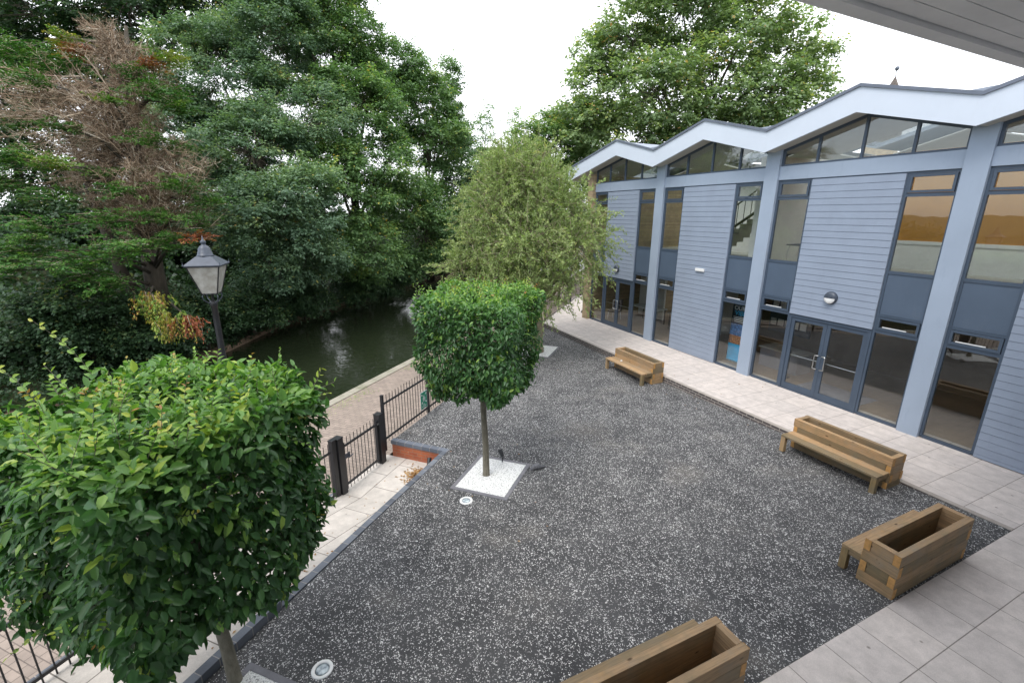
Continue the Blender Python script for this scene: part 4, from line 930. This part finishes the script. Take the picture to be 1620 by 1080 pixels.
# ------------------------------------------------------------------ pleached hornbeams
def hornbeam(label, base, lean, cc, w, z0, z1, nleaf, lsize, seed, tr, shoots):
    rng = np.random.default_rng(seed); t = thing('hornbeam_tree', label, 'tree', base, 0, 'box clipped hornbeam trees')
    B = np.array(base); c = np.array([cc[0], cc[1], (z0+z1)/2])-B; h = (z1-z0)/2; hw = w/2
    top = Vector((c[0], c[1], c[2]+h*.3)); low = Vector((lean[0], lean[1], z0-B[2]+.1))
    mb = MB(); k = [Vector((0, 0, -.05)), Vector((0, 0, .04)), low*.33+Vector((.008, -.006, 0)), low*.7+Vector((-.006, .008, 0)), low, low.lerp(top, .5), top]
    mb.tube(k, [tr*1.35, tr*1.12, tr, tr*.92, tr*.88, tr*.6, tr*.2], 14)
    CX, NX = np.array(cax), np.array(nax)
    # surface points over a rounded box: mostly shell, some inside
    u = rng.uniform(-1, 1, (nleaf, 3)); face = rng.choice(6, nleaf, p=[.18, .18, .18, .18, .18, .10]); dep = np.abs(rng.normal(0, .17, nleaf))
    dep = np.where(rng.uniform(size=nleaf) < .25, rng.uniform(0, .8, nleaf), dep)
    ax = face//2; sg = np.where(face % 2 == 0, 1., -1.)
    for i in range(3): u[:, i] = np.where(ax == i, sg*(1-dep), u[:, i])
    # face 4 is the top, 5 the underside
    L2 = (np.abs(u)**7).sum(1)**(1/7); u = u/np.maximum(L2, 1)[:, None]
    lump = 1+.08*np.sin(u[:, 1]*9+u[:, 2]*6)*.6+.07*np.sin(u[:, 0]*5.1+seed)*np.cos(u[:, 1]*4.3+1)+.05*np.sin(u[:, 2]*7+u[:, 0]*3)+rng.normal(0, .034, nleaf)
    tap = 1-(.15 if nleaf > 20000 else .24)*np.clip(-u[:, 2], 0, 1)**2.5
    pos = c+(CX[None]*u[:, :1]*hw*tap[:, None]+NX[None]*u[:, 1:2]*hw*tap[:, None])*lump[:, None]+np.array([0, 0, 1.])*u[:, 2:3]*h*lump[:, None]
    outw = nrm(CX[None]*(np.sign(u[:, :1])*np.abs(u[:, :1])**3)+NX[None]*(np.sign(u[:, 1:2])*np.abs(u[:, 1:2])**3)+np.array([[0, 0, 1.]])*(np.sign(u[:, 2:3])*np.abs(u[:, 2:3])**3))
    # twigs order leaves in small rows hanging outward and down
    tw = nrm(outw*.45+rng.normal(0, .55, (nleaf, 3))+np.array([0, 0, -.55])*(1-np.clip(u[:, 2:3], 0, 1)))
    D = nrm(tw+np.array([0, 0, -.15])); Nn = nrm(outw*.75+np.array([0, 0, .65])+rng.normal(0, .32, (nleaf, 3)))
    g_ = np.sin(pos[:, 0]*6.3+2)*np.cos(pos[:, 1]*5.7)*np.sin(pos[:, 2]*6+1)
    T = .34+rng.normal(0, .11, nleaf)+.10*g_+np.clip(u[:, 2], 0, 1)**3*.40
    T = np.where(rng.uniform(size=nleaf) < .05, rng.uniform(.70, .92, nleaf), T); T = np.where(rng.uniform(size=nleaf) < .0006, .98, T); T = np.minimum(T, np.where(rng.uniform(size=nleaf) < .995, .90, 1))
    # little tufts of fresh light green growth
    for q in range(26 if nleaf > 15000 else 18):
        j = rng.integers(nleaf); 
        if dep[j] < .15:
            dd = np.linalg.norm(pos-pos[j], axis=1); T = np.where(dd < .085, rng.uniform(.76, .93, nleaf), T)
    Ls = lsize*rng.uniform(.5, 1.25, nleaf)
    P2, D2, N2_, T2, L2_, A_, B_ = [pos], [D], [Nn], [T], [Ls], [], []
    for q in range(shoots[0]):   # shoots poking out of the top and sides
        if rng.uniform() < .55: s = np.array([rng.uniform(-1, 1), rng.uniform(-1, 1), .93]); d = nrm(np.array([[rng.normal(0, .35), rng.normal(0, .35), 1]]))[0]
        else: s = np.array([rng.choice([-1, 1])*.92, rng.uniform(-1, 1), rng.uniform(-.7, .9)]); s[:2] = s[:2][::rng.choice([1, -1])]; d = nrm(np.array([CX*s[0]+NX*s[1]+np.array([0, 0, .3])+rng.normal(0, .3, 3)]))[0]
        o_ = c+CX*s[0]*hw*.93+NX*s[1]*hw*.93+np.array([0, 0, s[2]*h]); ln = rng.uniform(.12, shoots[1]); nl = int(ln/.035)+2
        tt = np.linspace(.05, 1, nl); bend = rng.normal(0, .12, 3)
        pp = o_+d*tt[:, None]*ln+bend*(tt[:, None]**2)*ln; sd = nrm(np.cross(np.repeat(d[None], nl, 0), rng.normal(0, 1, (1, 3))+0*tt[:, None])); sgn = np.where(np.arange(nl) % 2 == 0, 1, -1)[:, None]
        P2.append(pp); D2.append(nrm(d*.6+sd*sgn*.9)); N2_.append(nrm(np.array([0, 0, .8])+rng.normal(0, .35, (nl, 3)))); L2_.append(lsize*rng.uniform(.5, .9, nl)*(1.1-.5*tt))
        T2.append(np.clip(rng.uniform(.62, .9)+.12*tt+rng.normal(0, .03, nl), 0, 1)); A_.append(pp[:-1]); B_.append(pp[1:])
    for (sa, sn, ln, yel) in shoots[2]:
        o_ = c+CX*sa*hw+NX*sn*hw+np.array([0, 0, h*.95]); d = np.array([-.10, .0, 1.]); nl = int(ln/.04); tt = np.linspace(.0, 1, nl)
        pp = o_+d*tt[:, None]*ln+np.array([-.35, -.05, 0])*(tt[:, None]**2)*ln; sgn = np.where(np.arange(nl) % 2 == 0, 1, -1)[:, None]
        P2.append(pp); D2.append(nrm(d*.5+np.array([[.8, -.5, 0]])*sgn)); N2_.append(nrm(np.array([.1, -.7, .6])+rng.normal(0, .25, (nl, 3)))); L2_.append(lsize*.95*(1.15-.6*tt)); T2.append(np.clip(.72+yel*tt, 0, .985)); A_.append(pp[:-1]); B_.append(pp[1:])
    # inner scaffold twigs
    n_ = 260; s = rng.integers(nleaf, size=n_); e_ = pos[s]; a0 = np.array(low.lerp(top, .5))[None]*np.ones((n_, 1)); a0[:, 2] += rng.uniform(-.5, .5, n_)*h; a0 = a0*.55+e_*.45
    A_ = np.concatenate(A_+[a0]); B_ = np.concatenate(B_+[e_])
    for th_ in np.linspace(0, 2*math.pi, 9)[:-1]:
        for zz in (-.5, .1, .6): mb.tube([low.lerp(top, .3+zz*.3), Vector((c[0]+math.cos(th_+zz)*hw*.7, c[1]+math.sin(th_+zz)*hw*.7, c[2]+zz*h+.15))], [tr*.35, tr*.1], 6)
    mb.build('trunk', M['bark'], t, True)
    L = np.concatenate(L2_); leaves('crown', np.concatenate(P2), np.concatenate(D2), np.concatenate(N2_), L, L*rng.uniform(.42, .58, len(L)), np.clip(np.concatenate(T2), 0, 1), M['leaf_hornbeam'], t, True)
    twigs('twigs', A_, B_, np.full(len(A_), .003), np.full(len(A_), .0018), M['bark'], t)
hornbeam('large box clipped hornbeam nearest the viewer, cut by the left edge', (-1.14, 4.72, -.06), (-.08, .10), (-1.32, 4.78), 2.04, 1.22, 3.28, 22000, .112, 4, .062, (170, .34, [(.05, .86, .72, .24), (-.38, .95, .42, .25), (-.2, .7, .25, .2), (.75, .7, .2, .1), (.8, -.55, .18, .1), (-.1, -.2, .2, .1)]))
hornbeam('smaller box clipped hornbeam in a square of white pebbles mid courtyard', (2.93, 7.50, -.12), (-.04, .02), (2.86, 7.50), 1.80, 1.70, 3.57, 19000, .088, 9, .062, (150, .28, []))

# ------------------------------------------------------------------ trees beyond the canal
cnt = 0
BT = 'broadleaved trees along the far bank'
def bl(*a, **k):
    global cnt; t, n = broadleaf(*a, **k); cnt += n; return t
rngT = np.random.default_rng(21)
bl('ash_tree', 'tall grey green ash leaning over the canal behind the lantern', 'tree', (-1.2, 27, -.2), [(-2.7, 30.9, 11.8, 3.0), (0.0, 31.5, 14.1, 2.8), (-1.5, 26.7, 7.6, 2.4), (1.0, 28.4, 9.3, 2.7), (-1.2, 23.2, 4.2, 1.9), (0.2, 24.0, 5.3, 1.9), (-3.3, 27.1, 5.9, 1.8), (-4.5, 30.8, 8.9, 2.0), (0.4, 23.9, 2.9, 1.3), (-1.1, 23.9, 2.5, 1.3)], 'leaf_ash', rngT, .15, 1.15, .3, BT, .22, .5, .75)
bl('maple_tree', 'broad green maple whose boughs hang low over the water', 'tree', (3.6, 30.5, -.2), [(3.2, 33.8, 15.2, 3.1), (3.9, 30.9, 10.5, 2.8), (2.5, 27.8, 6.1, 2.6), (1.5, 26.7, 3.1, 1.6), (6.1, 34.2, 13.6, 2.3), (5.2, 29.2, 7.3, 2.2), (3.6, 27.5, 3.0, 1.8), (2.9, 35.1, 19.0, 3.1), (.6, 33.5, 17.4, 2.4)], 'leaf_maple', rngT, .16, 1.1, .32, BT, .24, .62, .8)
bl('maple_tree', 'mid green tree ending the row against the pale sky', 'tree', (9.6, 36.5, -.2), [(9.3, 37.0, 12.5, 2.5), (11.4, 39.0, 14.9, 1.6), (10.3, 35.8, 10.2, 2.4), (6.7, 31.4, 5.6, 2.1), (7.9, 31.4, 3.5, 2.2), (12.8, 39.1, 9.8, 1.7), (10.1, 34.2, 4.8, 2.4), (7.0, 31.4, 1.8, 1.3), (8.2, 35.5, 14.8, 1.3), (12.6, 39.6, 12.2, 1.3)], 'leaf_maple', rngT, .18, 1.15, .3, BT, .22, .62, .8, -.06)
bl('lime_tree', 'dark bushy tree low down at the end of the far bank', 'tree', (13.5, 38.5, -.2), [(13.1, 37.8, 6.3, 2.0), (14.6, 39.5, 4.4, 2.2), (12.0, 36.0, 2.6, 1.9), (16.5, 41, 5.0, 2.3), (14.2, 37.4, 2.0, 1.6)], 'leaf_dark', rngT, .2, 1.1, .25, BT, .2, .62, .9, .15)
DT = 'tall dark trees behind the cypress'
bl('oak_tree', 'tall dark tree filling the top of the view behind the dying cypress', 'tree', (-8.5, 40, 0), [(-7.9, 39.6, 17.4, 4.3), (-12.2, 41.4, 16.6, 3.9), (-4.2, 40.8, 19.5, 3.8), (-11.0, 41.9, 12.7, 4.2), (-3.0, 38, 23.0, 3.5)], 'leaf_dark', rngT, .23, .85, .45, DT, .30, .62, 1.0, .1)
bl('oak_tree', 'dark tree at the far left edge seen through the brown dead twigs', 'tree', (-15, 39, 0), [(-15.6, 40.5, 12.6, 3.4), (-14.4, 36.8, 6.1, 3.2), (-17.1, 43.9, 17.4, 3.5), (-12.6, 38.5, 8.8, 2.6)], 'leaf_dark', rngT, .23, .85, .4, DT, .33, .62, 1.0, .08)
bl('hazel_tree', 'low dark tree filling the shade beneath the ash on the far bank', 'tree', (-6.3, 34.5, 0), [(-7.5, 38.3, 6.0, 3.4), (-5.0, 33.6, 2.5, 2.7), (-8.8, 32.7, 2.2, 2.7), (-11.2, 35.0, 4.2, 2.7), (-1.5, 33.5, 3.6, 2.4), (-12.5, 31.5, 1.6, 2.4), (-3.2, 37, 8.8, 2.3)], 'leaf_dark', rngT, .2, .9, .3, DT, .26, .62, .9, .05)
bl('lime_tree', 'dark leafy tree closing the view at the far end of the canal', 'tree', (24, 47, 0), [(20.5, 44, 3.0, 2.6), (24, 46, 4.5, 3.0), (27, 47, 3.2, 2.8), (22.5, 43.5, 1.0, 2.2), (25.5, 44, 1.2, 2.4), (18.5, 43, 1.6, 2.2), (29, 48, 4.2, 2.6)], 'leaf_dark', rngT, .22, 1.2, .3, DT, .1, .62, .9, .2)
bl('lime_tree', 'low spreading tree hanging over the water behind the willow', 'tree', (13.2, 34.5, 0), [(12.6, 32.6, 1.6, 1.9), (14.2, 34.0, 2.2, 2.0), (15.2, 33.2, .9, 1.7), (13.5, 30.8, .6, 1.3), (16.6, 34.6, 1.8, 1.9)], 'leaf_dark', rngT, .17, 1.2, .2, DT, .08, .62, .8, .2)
# bushes on the bank
BU = 'bushes on the far bank'
for (x, y, z, r_, la) in [(-7.5, 18.7, 1.5, 1.1, 'dark evergreen bush at the left edge under the cypress sprays'), (-6.1, 18.9, 1.6, 1.2, 'rounded ivy covered bush behind the yellow shoots of the near hornbeam'), (-4.6, 19.4, .9, 1.1, 'dark bush to the right of the ivy mound beneath hanging twigs'), (-3.2, 21.3, .9, 1.2, 'shaded bush on the bank just behind the lantern'), (-1.6, 23.0, .6, 1.0, 'low shaded bush between lantern and brown bank edge'), (0.6, 25.4, .7, 1.1, 'bush overhanging the water beneath the maple boughs'), (3.4, 28.0, .8, 1.2, 'shaded bush at the water line below the maple'), (5.6, 30.2, .8, 1.2, 'dark bush at the bend of the far water edge')]:
    x, y = x-nax.x*0+nax.x*.9, y+nax.y*.9; b_ = (x, y, -.3); bl('bush', la, 'bush', b_, [(x, y, z, r_), (x+.5, y+.6, z*.6, r_*.9), (x-.4, y-.2, max(z*.35, -.1), r_*.75)], 'leaf_dark', rngT, .105, .8, .07, BU, .1, .7, .5, .12)
# ivy and undergrowth over the bank slope: uncountable
rng = np.random.default_rng(33); n_ = 110000
a_ = rng.uniform(-2, 50, n_); dn_ = np.where(rng.uniform(size=n_) < .5, np.abs(rng.normal(0, 1.6, n_)), rng.uniform(1, 15, n_)); bn_ = np.array([bank_n(x) for x in a_])
nn_ = bn_+dn_-.12; zz = np.interp(dn_, [0, .35, 1.6, 5, 9, 14], [-.82, -.45, .1, .6, 2.4, 3.4])+rng.uniform(0, .45, n_)*np.clip(dn_, .1, 2.4)*(1+.7*np.sin(a_*1.7))
keep = (np.sin(a_*2.3+1)*.5+np.sin(a_*.9)*.5+rng.normal(0, .35, n_) > -.45) | (dn_ > .9)
Pt = np.outer(a_, np.array(cax))+np.outer(nn_, np.array(nax)); Pt[:, 2] = zz; Pt = Pt[keep]; n_ = len(Pt)
Dv = rng.normal(0, 1, (n_, 3))-np.array(nax)*.5; Ls = rng.uniform(.08, .16, n_)*np.where(zz[keep] > .5, 1.9, 1)
iv = leaves('undergrowth', Pt, Dv, nrm(rng.normal(0, .5, (n_, 3))+[0, 0, 1]), Ls, Ls*.75, np.clip(rng.normal(.4, .2, n_), 0, 1), M['leaf_dark'], None)
tag(iv, 'ivy and dark undergrowth covering the far canal bank', 'undergrowth', kind='stuff')

# ------------------------------------------------------------------ the dying cypress
def cypress():
    rng = np.random.default_rng(17); base = np.array([-5.3, 22.2, -.2]); t = thing('cypress_tree', 'dying cypress with bare brown twigs, green sprays and rust red tips at left', 'tree', tuple(base))
    mb = MB(); mb.tube([(0, 0, -.2), (.1, -.1, 3), (.3, -.3, 7), (.8, -.4, 11.2)], [.42, .34, .22, .05], 10); mb.tube([(-.1, 0, 0), (-.9, -.2, 3), (-1.5, -.2, 8)], [.26, .2, .05], 8)
    A, Bq, RA, RB = [], [], [], []
    pads = [(-7.6, 20.6, 6.5, 1.0), (-6.6, 20.1, 6.3, 0.7), (-8.0, 20.6, 5.7, 0.9), (-6.6, 19.8, 5.4, 0.6), (-7.6, 19.2, 3.7, 1.2), (-6.2, 18.5, 3.4, 1.0), (-7.9, 18.6, 3.2, 0.9), (-4.8, 17.9, 3.8, 0.9), (-5.3, 19.0, 4.6, 0.7), (-4.3, 19.2, 4.8, 0.6), (-6.3, 22.4, 10.5, 0.5), (-5.8, 22.1, 10.1, 0.5), (-3.8, 20.7, 8.7, 0.9), (-4.4, 21.2, 9.3, 0.6), (-3.3, 20.4, 8.4, 0.6), (-3.3, 20.8, 9.8, 0.5), (-4.0, 21.1, 9.7, 0.3), (-3.4, 19.6, 5.8, 0.8), (-2.7, 19.7, 5.2, 0.7), (-3.2, 19.2, 4.7, 0.6), (-7.9, 24.6, 9.8, 1.3), (-8.6, 25.3, 10.7, 1.2), (-6.8, 24.3, 10.2, 1.1), (-4.3, 17.3, 2.4, 0.55), (-3.9, 16.9, 1.8, 0.5), (-3.1, 18.4, 4.1, 0.2), (-3.3, 16.7, 1.7, 0.3), (-7.8, 22.8, 7.8, 0.6), (-5.0, 20.6, 8.4, 0.3), (-6.9, 19.0, 4.4, .8), (-5.6, 18.5, 2.8, .8), (-3.9, 19.0, 3.9, .7), (-6.2, 19.5, 2.5, 1.0), (-7.0, 21.0, 8.9, .6), (-5.5, 21.0, 6.2, .55), (-4.2, 20.0, 7.2, .6), (-6.3, 20.6, 7.5, .5), (-3.6, 20.6, 7.0, .5), (-5.0, 19.6, 5.6, .55)]
    kind = {10: .80, 11: .97, 16: .95, 24: .84, 26: .97, 25: .97, 23: .82, 15: .78, 1: .72, 28: .70}
    hvy = [0, 7, 12, 14, 15, 3]
    PP, DD, NN, TT, LL = [], [], [], [], []
    tr0 = lambda z: np.array([.3*z/7*1.0-.0, -.3*z/7, z])
    for i, (x, y, z, r) in enumerate(pads):
        c = np.array([x, y, z])-base; tb = kind.get(i, .40)
        s = tr0(max(.5, c[2]-rng.uniform(.2, 1.4))); mid = (s+c)/2+np.array([0, 0, .35]); mb.tube([Vector(s), Vector(mid), Vector(c)], [.07, .045, .012], 5)
        out = c-s; out[2] = 0; out = out/np.linalg.norm(out)
        # fans of flat foliage spreading outward, tips drooping slightly
        nf = int(58*r*r)+9
        for k in range(nf):
            o_ = c+rng.normal(0, .42, 3)*np.array([r, r, r*.48]); az = rng.normal(0, .75); d = np.array([out[0]*math.cos(az)-out[1]*math.sin(az), out[0]*math.sin(az)+out[1]*math.cos(az), rng.normal(.10, .18)]); d /= np.linalg.norm(d)
            if i in (23, 24, 26): d = np.array([rng.normal(.1, .25), rng.normal(-.1, .25), -1.]); d /= np.linalg.norm(d)
            ln = rng.uniform(.35, .8); m_ = 46; tt = rng.uniform(0, 1, m_); side = np.cross(d, [0, 0, 1.]); side /= np.linalg.norm(side)+1e-9
            wd = .30*ln*np.sin(np.pi*np.clip(tt*.85+.15, 0, 1)); sg = rng.uniform(-1, 1, m_)
            p_ = o_+d*tt[:, None]*ln+side*(sg*wd)[:, None]+rng.normal(0, .02, (m_, 3)); p_[:, 2] -= tt**2*.10*ln
            PP.append(p_); DD.append(nrm(d+side*sg[:, None]*.8+rng.normal(0, .25, (m_, 3)))); NN.append(nrm(np.array([0, 0, 1.])+rng.normal(0, .3, (m_, 3)))); LL.append(rng.uniform(.06, .13, m_)*(1.1-.4*tt))
            b_ = tb+rng.normal(0, .05)+( .14*(rng.uniform() < .25) if tb < .6 else 0)
            TT.append(np.clip(b_+.12*tt*(tb < .6)+rng.normal(0, .035, m_), 0, 1))
            A.append(o_[None]); Bq.append((o_+d*ln*.8)[None]); RA.append(.008); RB.append(.003)
    # dead brown twig masses
    brown = [(-6.0, 22.0, 7.8, 2.6), (-4.4, 21.8, 9.5, 1.3), (-7.2, 22.1, 6.5, 1.6), (-4.5, 20.1, 5.6, 1.7), (-3.0, 19.6, 6.4, 1.1), (-5.7, 20.9, 4.8, 1.3), (-8.6, 22.0, 8.4, 1.6), (-4.9, 21.8, 7.4, 1.5), (-5.3, 21.9, 10.3, .8)]
    for (x, y, z, r) in brown:
        c = np.array([x, y, z])-base
        for k in range(int(11*r*r)+10):
            u = rng.normal(0, 1, 3); u /= np.linalg.norm(u); s = tr0(max(.8, c[2]+rng.uniform(-.8, .6)*r))
            e_ = c+u*r*rng.uniform(.35, 1.0); ln = np.linalg.norm(e_-s); npt = 5; pts = [s+(e_-s)*q+np.array([0, 0, math.sin(q*math.pi)*rng.uniform(-.1, .35)])+rng.normal(0, .06, 3)*q for q in np.linspace(.25, 1, npt)]
            rad = rng.uniform(.010, .030)
            for p0, p1, q in zip(pts, pts[1:], range(npt)):
                A.append(p0[None]); Bq.append(p1[None]); RA.append(rad*(1-q/npt)); RB.append(rad*(1-(q+1)/npt)+.002)
                for j in range(7):
                    o_ = p0+(p1-p0)*rng.uniform(); d = nrm(((p1-p0)/np.linalg.norm(p1-p0)*.8+rng.normal(0, .6, 3)+[0, 0, .12])[None])[0]; l1 = rng.uniform(.15, .5)
                    A.append(o_[None]); Bq.append((o_+d*l1)[None]); RA.append(.0075); RB.append(.003)
                    for j2 in range(4):
                        o2 = o_+d*l1*rng.uniform(.3, 1); d2 = nrm((d+rng.normal(0, .6, 3))[None])[0]
                        A.append(o2[None]); Bq.append((o2+d2*rng.uniform(.06, .24))[None]); RA.append(.005); RB.append(.002)
    # long bare grey sweeping branches towards the lantern
    for k in range(60):
        s = tr0(rng.uniform(3.5, 6)); e_ = np.array([rng.uniform(-4.6, -2.2), rng.uniform(18.2, 20.2), rng.uniform(4.2, 6.6)])-base
        pts = [s+(e_-s)*q+np.array([0, 0, math.sin(q*math.pi)*(-.25)])+rng.normal(0, .06, 3) for q in np.linspace(.2, 1, 7)]
        for q, (p0, p1) in enumerate(zip(pts, pts[1:])): A.append(p0[None]); Bq.append(p1[None]); RA.append(.018*(1-q/7)+.003); RB.append(.018*(1-(q+1)/7)+.003)
        for j in range(12):
            o_ = pts[3+j % 3]; d = nrm(((e_-s)/np.linalg.norm(e_-s)+rng.normal(0, .3, 3))[None])[0]; A.append(o_[None]); Bq.append((o_+d*rng.uniform(.3, .9))[None]); RA.append(.006); RB.append(.002)
    mb.build('trunk', M['bark_dark'], t, True)
    twigs('dead_branches', np.concatenate(A), np.concatenate(Bq), np.array(RA), np.array(RB), M['twig_brown'], t)
    L = np.concatenate(LL); leaves('foliage', np.concatenate(PP), np.concatenate(DD), np.concatenate(NN), L, L*.5, np.concatenate(TT), M['leaf_cypress'], t)
    return len(L), len(A)
print('cypress', cypress())

# ------------------------------------------------------------------ olive green willow at the end of the courtyard
def willow():
    rng = np.random.default_rng(29); base = np.array([7.85, 14.75, -.16]); t = thing('willow_tree', 'airy olive green willow with a thick pale trunk beside the far end of the building', 'tree', tuple(base))
    lob = [(7.7, 15.6, 5.9, 1.4), (6.4, 15.4, 4.8, 1.2), (8.6, 14.7, 5.1, 1.3), (5.7, 15.0, 3.7, .9), (5.1, 15.2, 3.0, .75), (6.9, 15.8, 6.3, .7), (7.0, 14.3, 3.8, 1.5), (8.5, 13.4, 3.9, 1.0), (8.5, 16.1, 6.7, .8), (8.2, 13.2, 2.9, .8), (6.9, 16.0, 5.6, 1.0), (7.5, 16.4, 6.8, .7), (6.2, 13.9, 2.9, .9), (9.3, 13.9, 4.6, .75), (7.2, 13.8, 2.5, 1.0), (9.7, 14.3, 3.6, .7)]
    mb = MB(); mb.tube([(0, 0, -.1), (.0, 0, .3), (.03, .05, 1.2), (-.05, .1, 2.0), (-.1, .2, 3.0)], [.33, .27, .25, .24, .12], 14)
    A, Bq, RA, RB, PP, DD, NN, TT = [], [], [], [], [], [], [], []
    for (x, y, z, r) in lob:
        c = np.array([x, y, z])-base; mb.tube([(0, .05, 1.9), tuple(c*.55+np.array([0, 0, .6])), tuple(c)], [.11, .06, .015], 7)
        for k in range(int(150*r*r)):
            u = rng.normal(0, 1, 3); u /= np.linalg.norm(u); o_ = c+u*r*rng.uniform(.15, 1.08)*np.array([1, 1, .95]); d = u*.55+rng.normal(0, .4, 3)+np.array([0, 0, .45 if z > 5 else .05]); d /= np.linalg.norm(d)
            ln = rng.uniform(.4, 1.0); m_ = 17; tt = np.linspace(.08, 1, m_); dr = rng.uniform(.05, .5); pp = o_+d*tt[:, None]*ln; pp[:, 2] -= dr*tt**2*ln
            A.append(np.concatenate([o_[None], pp[:-1:4]])[:5]); Bq.append(pp[::4][:5]); n0 = len(A[-1]); RA += [.006]*n0; RB += [.003]*n0
            PP.append(np.repeat(pp, 2, 0)+rng.normal(0, .02, (2*m_, 3))); sd = nrm(rng.normal(0, 1, (2*m_, 3))); DD.append(nrm(d*.8+sd*.75+np.array([0, 0, -.1]))); NN.append(nrm(rng.normal(0, .6, (2*m_, 3))+[0, 0, .8]))
            TT.append(np.clip(.48+rng.normal(0, .16)+rng.normal(0, .12, 2*m_), 0, 1))
        for k in range(int(30*r*r)):   # bare longer twigs
            u = rng.normal(0, 1, 3); u /= np.linalg.norm(u); o_ = c+u*r*.3; e_ = c+u*r*rng.uniform(.8, 1.25)+np.array([0, 0, rng.uniform(-.3, .4)]); m1 = (o_+e_)/2+rng.normal(0, .12, 3)
            A.append(np.array([o_, m1])); Bq.append(np.array([m1, e_])); RA += [.016, .012]; RB += [.012, .004]
    mb.build('trunk', M['bark_willow'], t, True)
    twigs('twigs', np.concatenate(A), np.concatenate(Bq), np.array(RA), np.array(RB), M['bark_willow'], t)
    Pt = np.concatenate(PP); L = rng.uniform(.07, .13, len(Pt)); leaves('crown', Pt, np.concatenate(DD), np.concatenate(NN), L, L*.36, np.concatenate(TT), M['leaf_willow'], t)
    return len(Pt)
print('willow', willow())

# ------------------------------------------------------------------ beyond the building
rngT = np.random.default_rng(41)
bl('sycamore_tree', 'huge spreading sycamore rising behind the zigzag roof', 'tree', (31, 32, -.1), [(27.3, 35.2, 19.1, 3.2), (31.4, 34.1, 21.6, 4.2), (35.0, 30.6, 19.2, 3.8), (38.4, 28.6, 18.0, 2.6), (25.5, 35.9, 14.7, 3.2), (27.2, 31.4, 14.0, 3.5), (32.1, 30.4, 14.3, 4.1), (35.2, 27.9, 14.2, 2.6), (40.2, 27.4, 14.2, 1.6), (38.8, 27.8, 12.6, 1.5), (23.7, 35.9, 12.1, 2.2), (26.3, 33.0, 10.4, 3.2), (31.2, 31.1, 10.8, 4.0), (36.0, 29.6, 11.6, 2.6), (33.8, 34.3, 25.7, 4.8), (26.5, 37.6, 18.2, 2.5), (39.2, 27.8, 16.6, 1.8)], 'leaf_sycamore', rngT, .26, .80, .55, None, .24, .8, 1.15)
bl('lime_tree', 'rounded mid green tree between the willow top and the roof end', 'tree', (23, 39.5, -.1), [(22.7, 39.4, 10.8, 2.4), (26.3, 40.2, 11.4, 2.3), (20.8, 40.2, 10.2, 1.6), (21.8, 38.8, 7.6, 2.3), (22.3, 40, 12.2, 1.7), (24.6, 40, 12.7, 1.8), (20.3, 40, 11.0, 1.6), (26.5, 40.5, 13.2, 1.8), (25, 39, 8, 2.4), (18.6, 41, 7.2, 2.2), (17.2, 43, 6.0, 2.2)], 'leaf_maple', rngT, .2, .9, .3, None, .16, .7, .9, .12)
bl('lime_tree', 'hazy green tree top between the canal trees and the willow', 'tree', (22, 52, 0), [(20.0, 50, 8.2, 2.5), (23, 51, 9.6, 2.6), (26, 51, 9.0, 2.6), (21, 49, 5.2, 2.6), (24.5, 50, 6.0, 2.6), (17.8, 49, 6.2, 2.2)], 'leaf_sycamore', rngT, .24, .9, .3, None, .18, .7, .9, -.05)
TH_ = 'thin distant trees above the willow'
bl('birch_tree', 'thin tree against the sky left of the distant buff wall', 'tree', (24, 61, 0), [(23.9, 61.1, 16.2, 1.1), (24.2, 61, 14.2, 1.3), (23.5, 60, 11.5, 1.8), (22.5, 60, 8.5, 2.2), (24.6, 61, 17.6, .7)], 'leaf_maple', rngT, .26, .55, .2, TH_, .35, .62, .7)
bl('birch_tree', 'sparse leafed thin tree right of the distant buff wall', 'tree', (28, 59, 0), [(27.8, 59.1, 15.6, 1.2), (28.6, 59, 13.8, 1.3), (27.4, 58.5, 11.5, 1.9), (28.1, 59.2, 17.0, .8)], 'leaf_maple', rngT, .26, .4, .2, TH_, .4, .62, .7)
fh = thing('distant_house', 'buff brick wall top glimpsed above the trees by the far end of the canal', 'building', (29, 71, 0), R(-20))
mb = MB(); mb.box(-1.6, 1.6, -4, 4, -1, 14.0); mb.build('wall', M['buffbrick'], fh)
mb = MB(); mb.prism([(-1.9, -4.2, 14.0), (1.9, -4.2, 14.0), (1.9, -4.2, 14.25), (-1.9, -4.2, 14.25)], (0, 8.4, 0)); mb.build('roof', M['bankstone'], fh)
mb = MB(); mb.box(-.5, .5, -4.03, -4.0, 10.5, 12.3); mb.build('window', M['frame'], fh)
sp = thing('church_spire', 'small shingled spire with a ball finial poking above the roof edge', 'spire', (55.6, 29.9, 0), R(20))
mb = MB(); mb.box(-1.3, 1.3, -1.3, 1.3, -1, 14.6); mb.build('tower', M['buffbrick'], sp)
M['shingle'] = mat_blocks('shingles', ((0.17, 0.14, 0.12), (0.12, 0.10, 0.09)), (0.07, .06, .05), .3, .2, .02, vert='y')
mb = MB(); mb.lathe([(1.55, 14.6), (1.45, 14.8), (.72, 16.6), (.02, 18.15)], n=8, rot=.2); mb.build('spire_roof', M['shingle'], sp)
mb = MB(); mb.lathe([(.04, 18.1), (.03, 18.6), (.16, 18.72), (.2, 18.85), (.15, 18.98), (.02, 19.05)], n=10); mb.build('finial', M['coping'], sp)
print('leaf count', cnt)
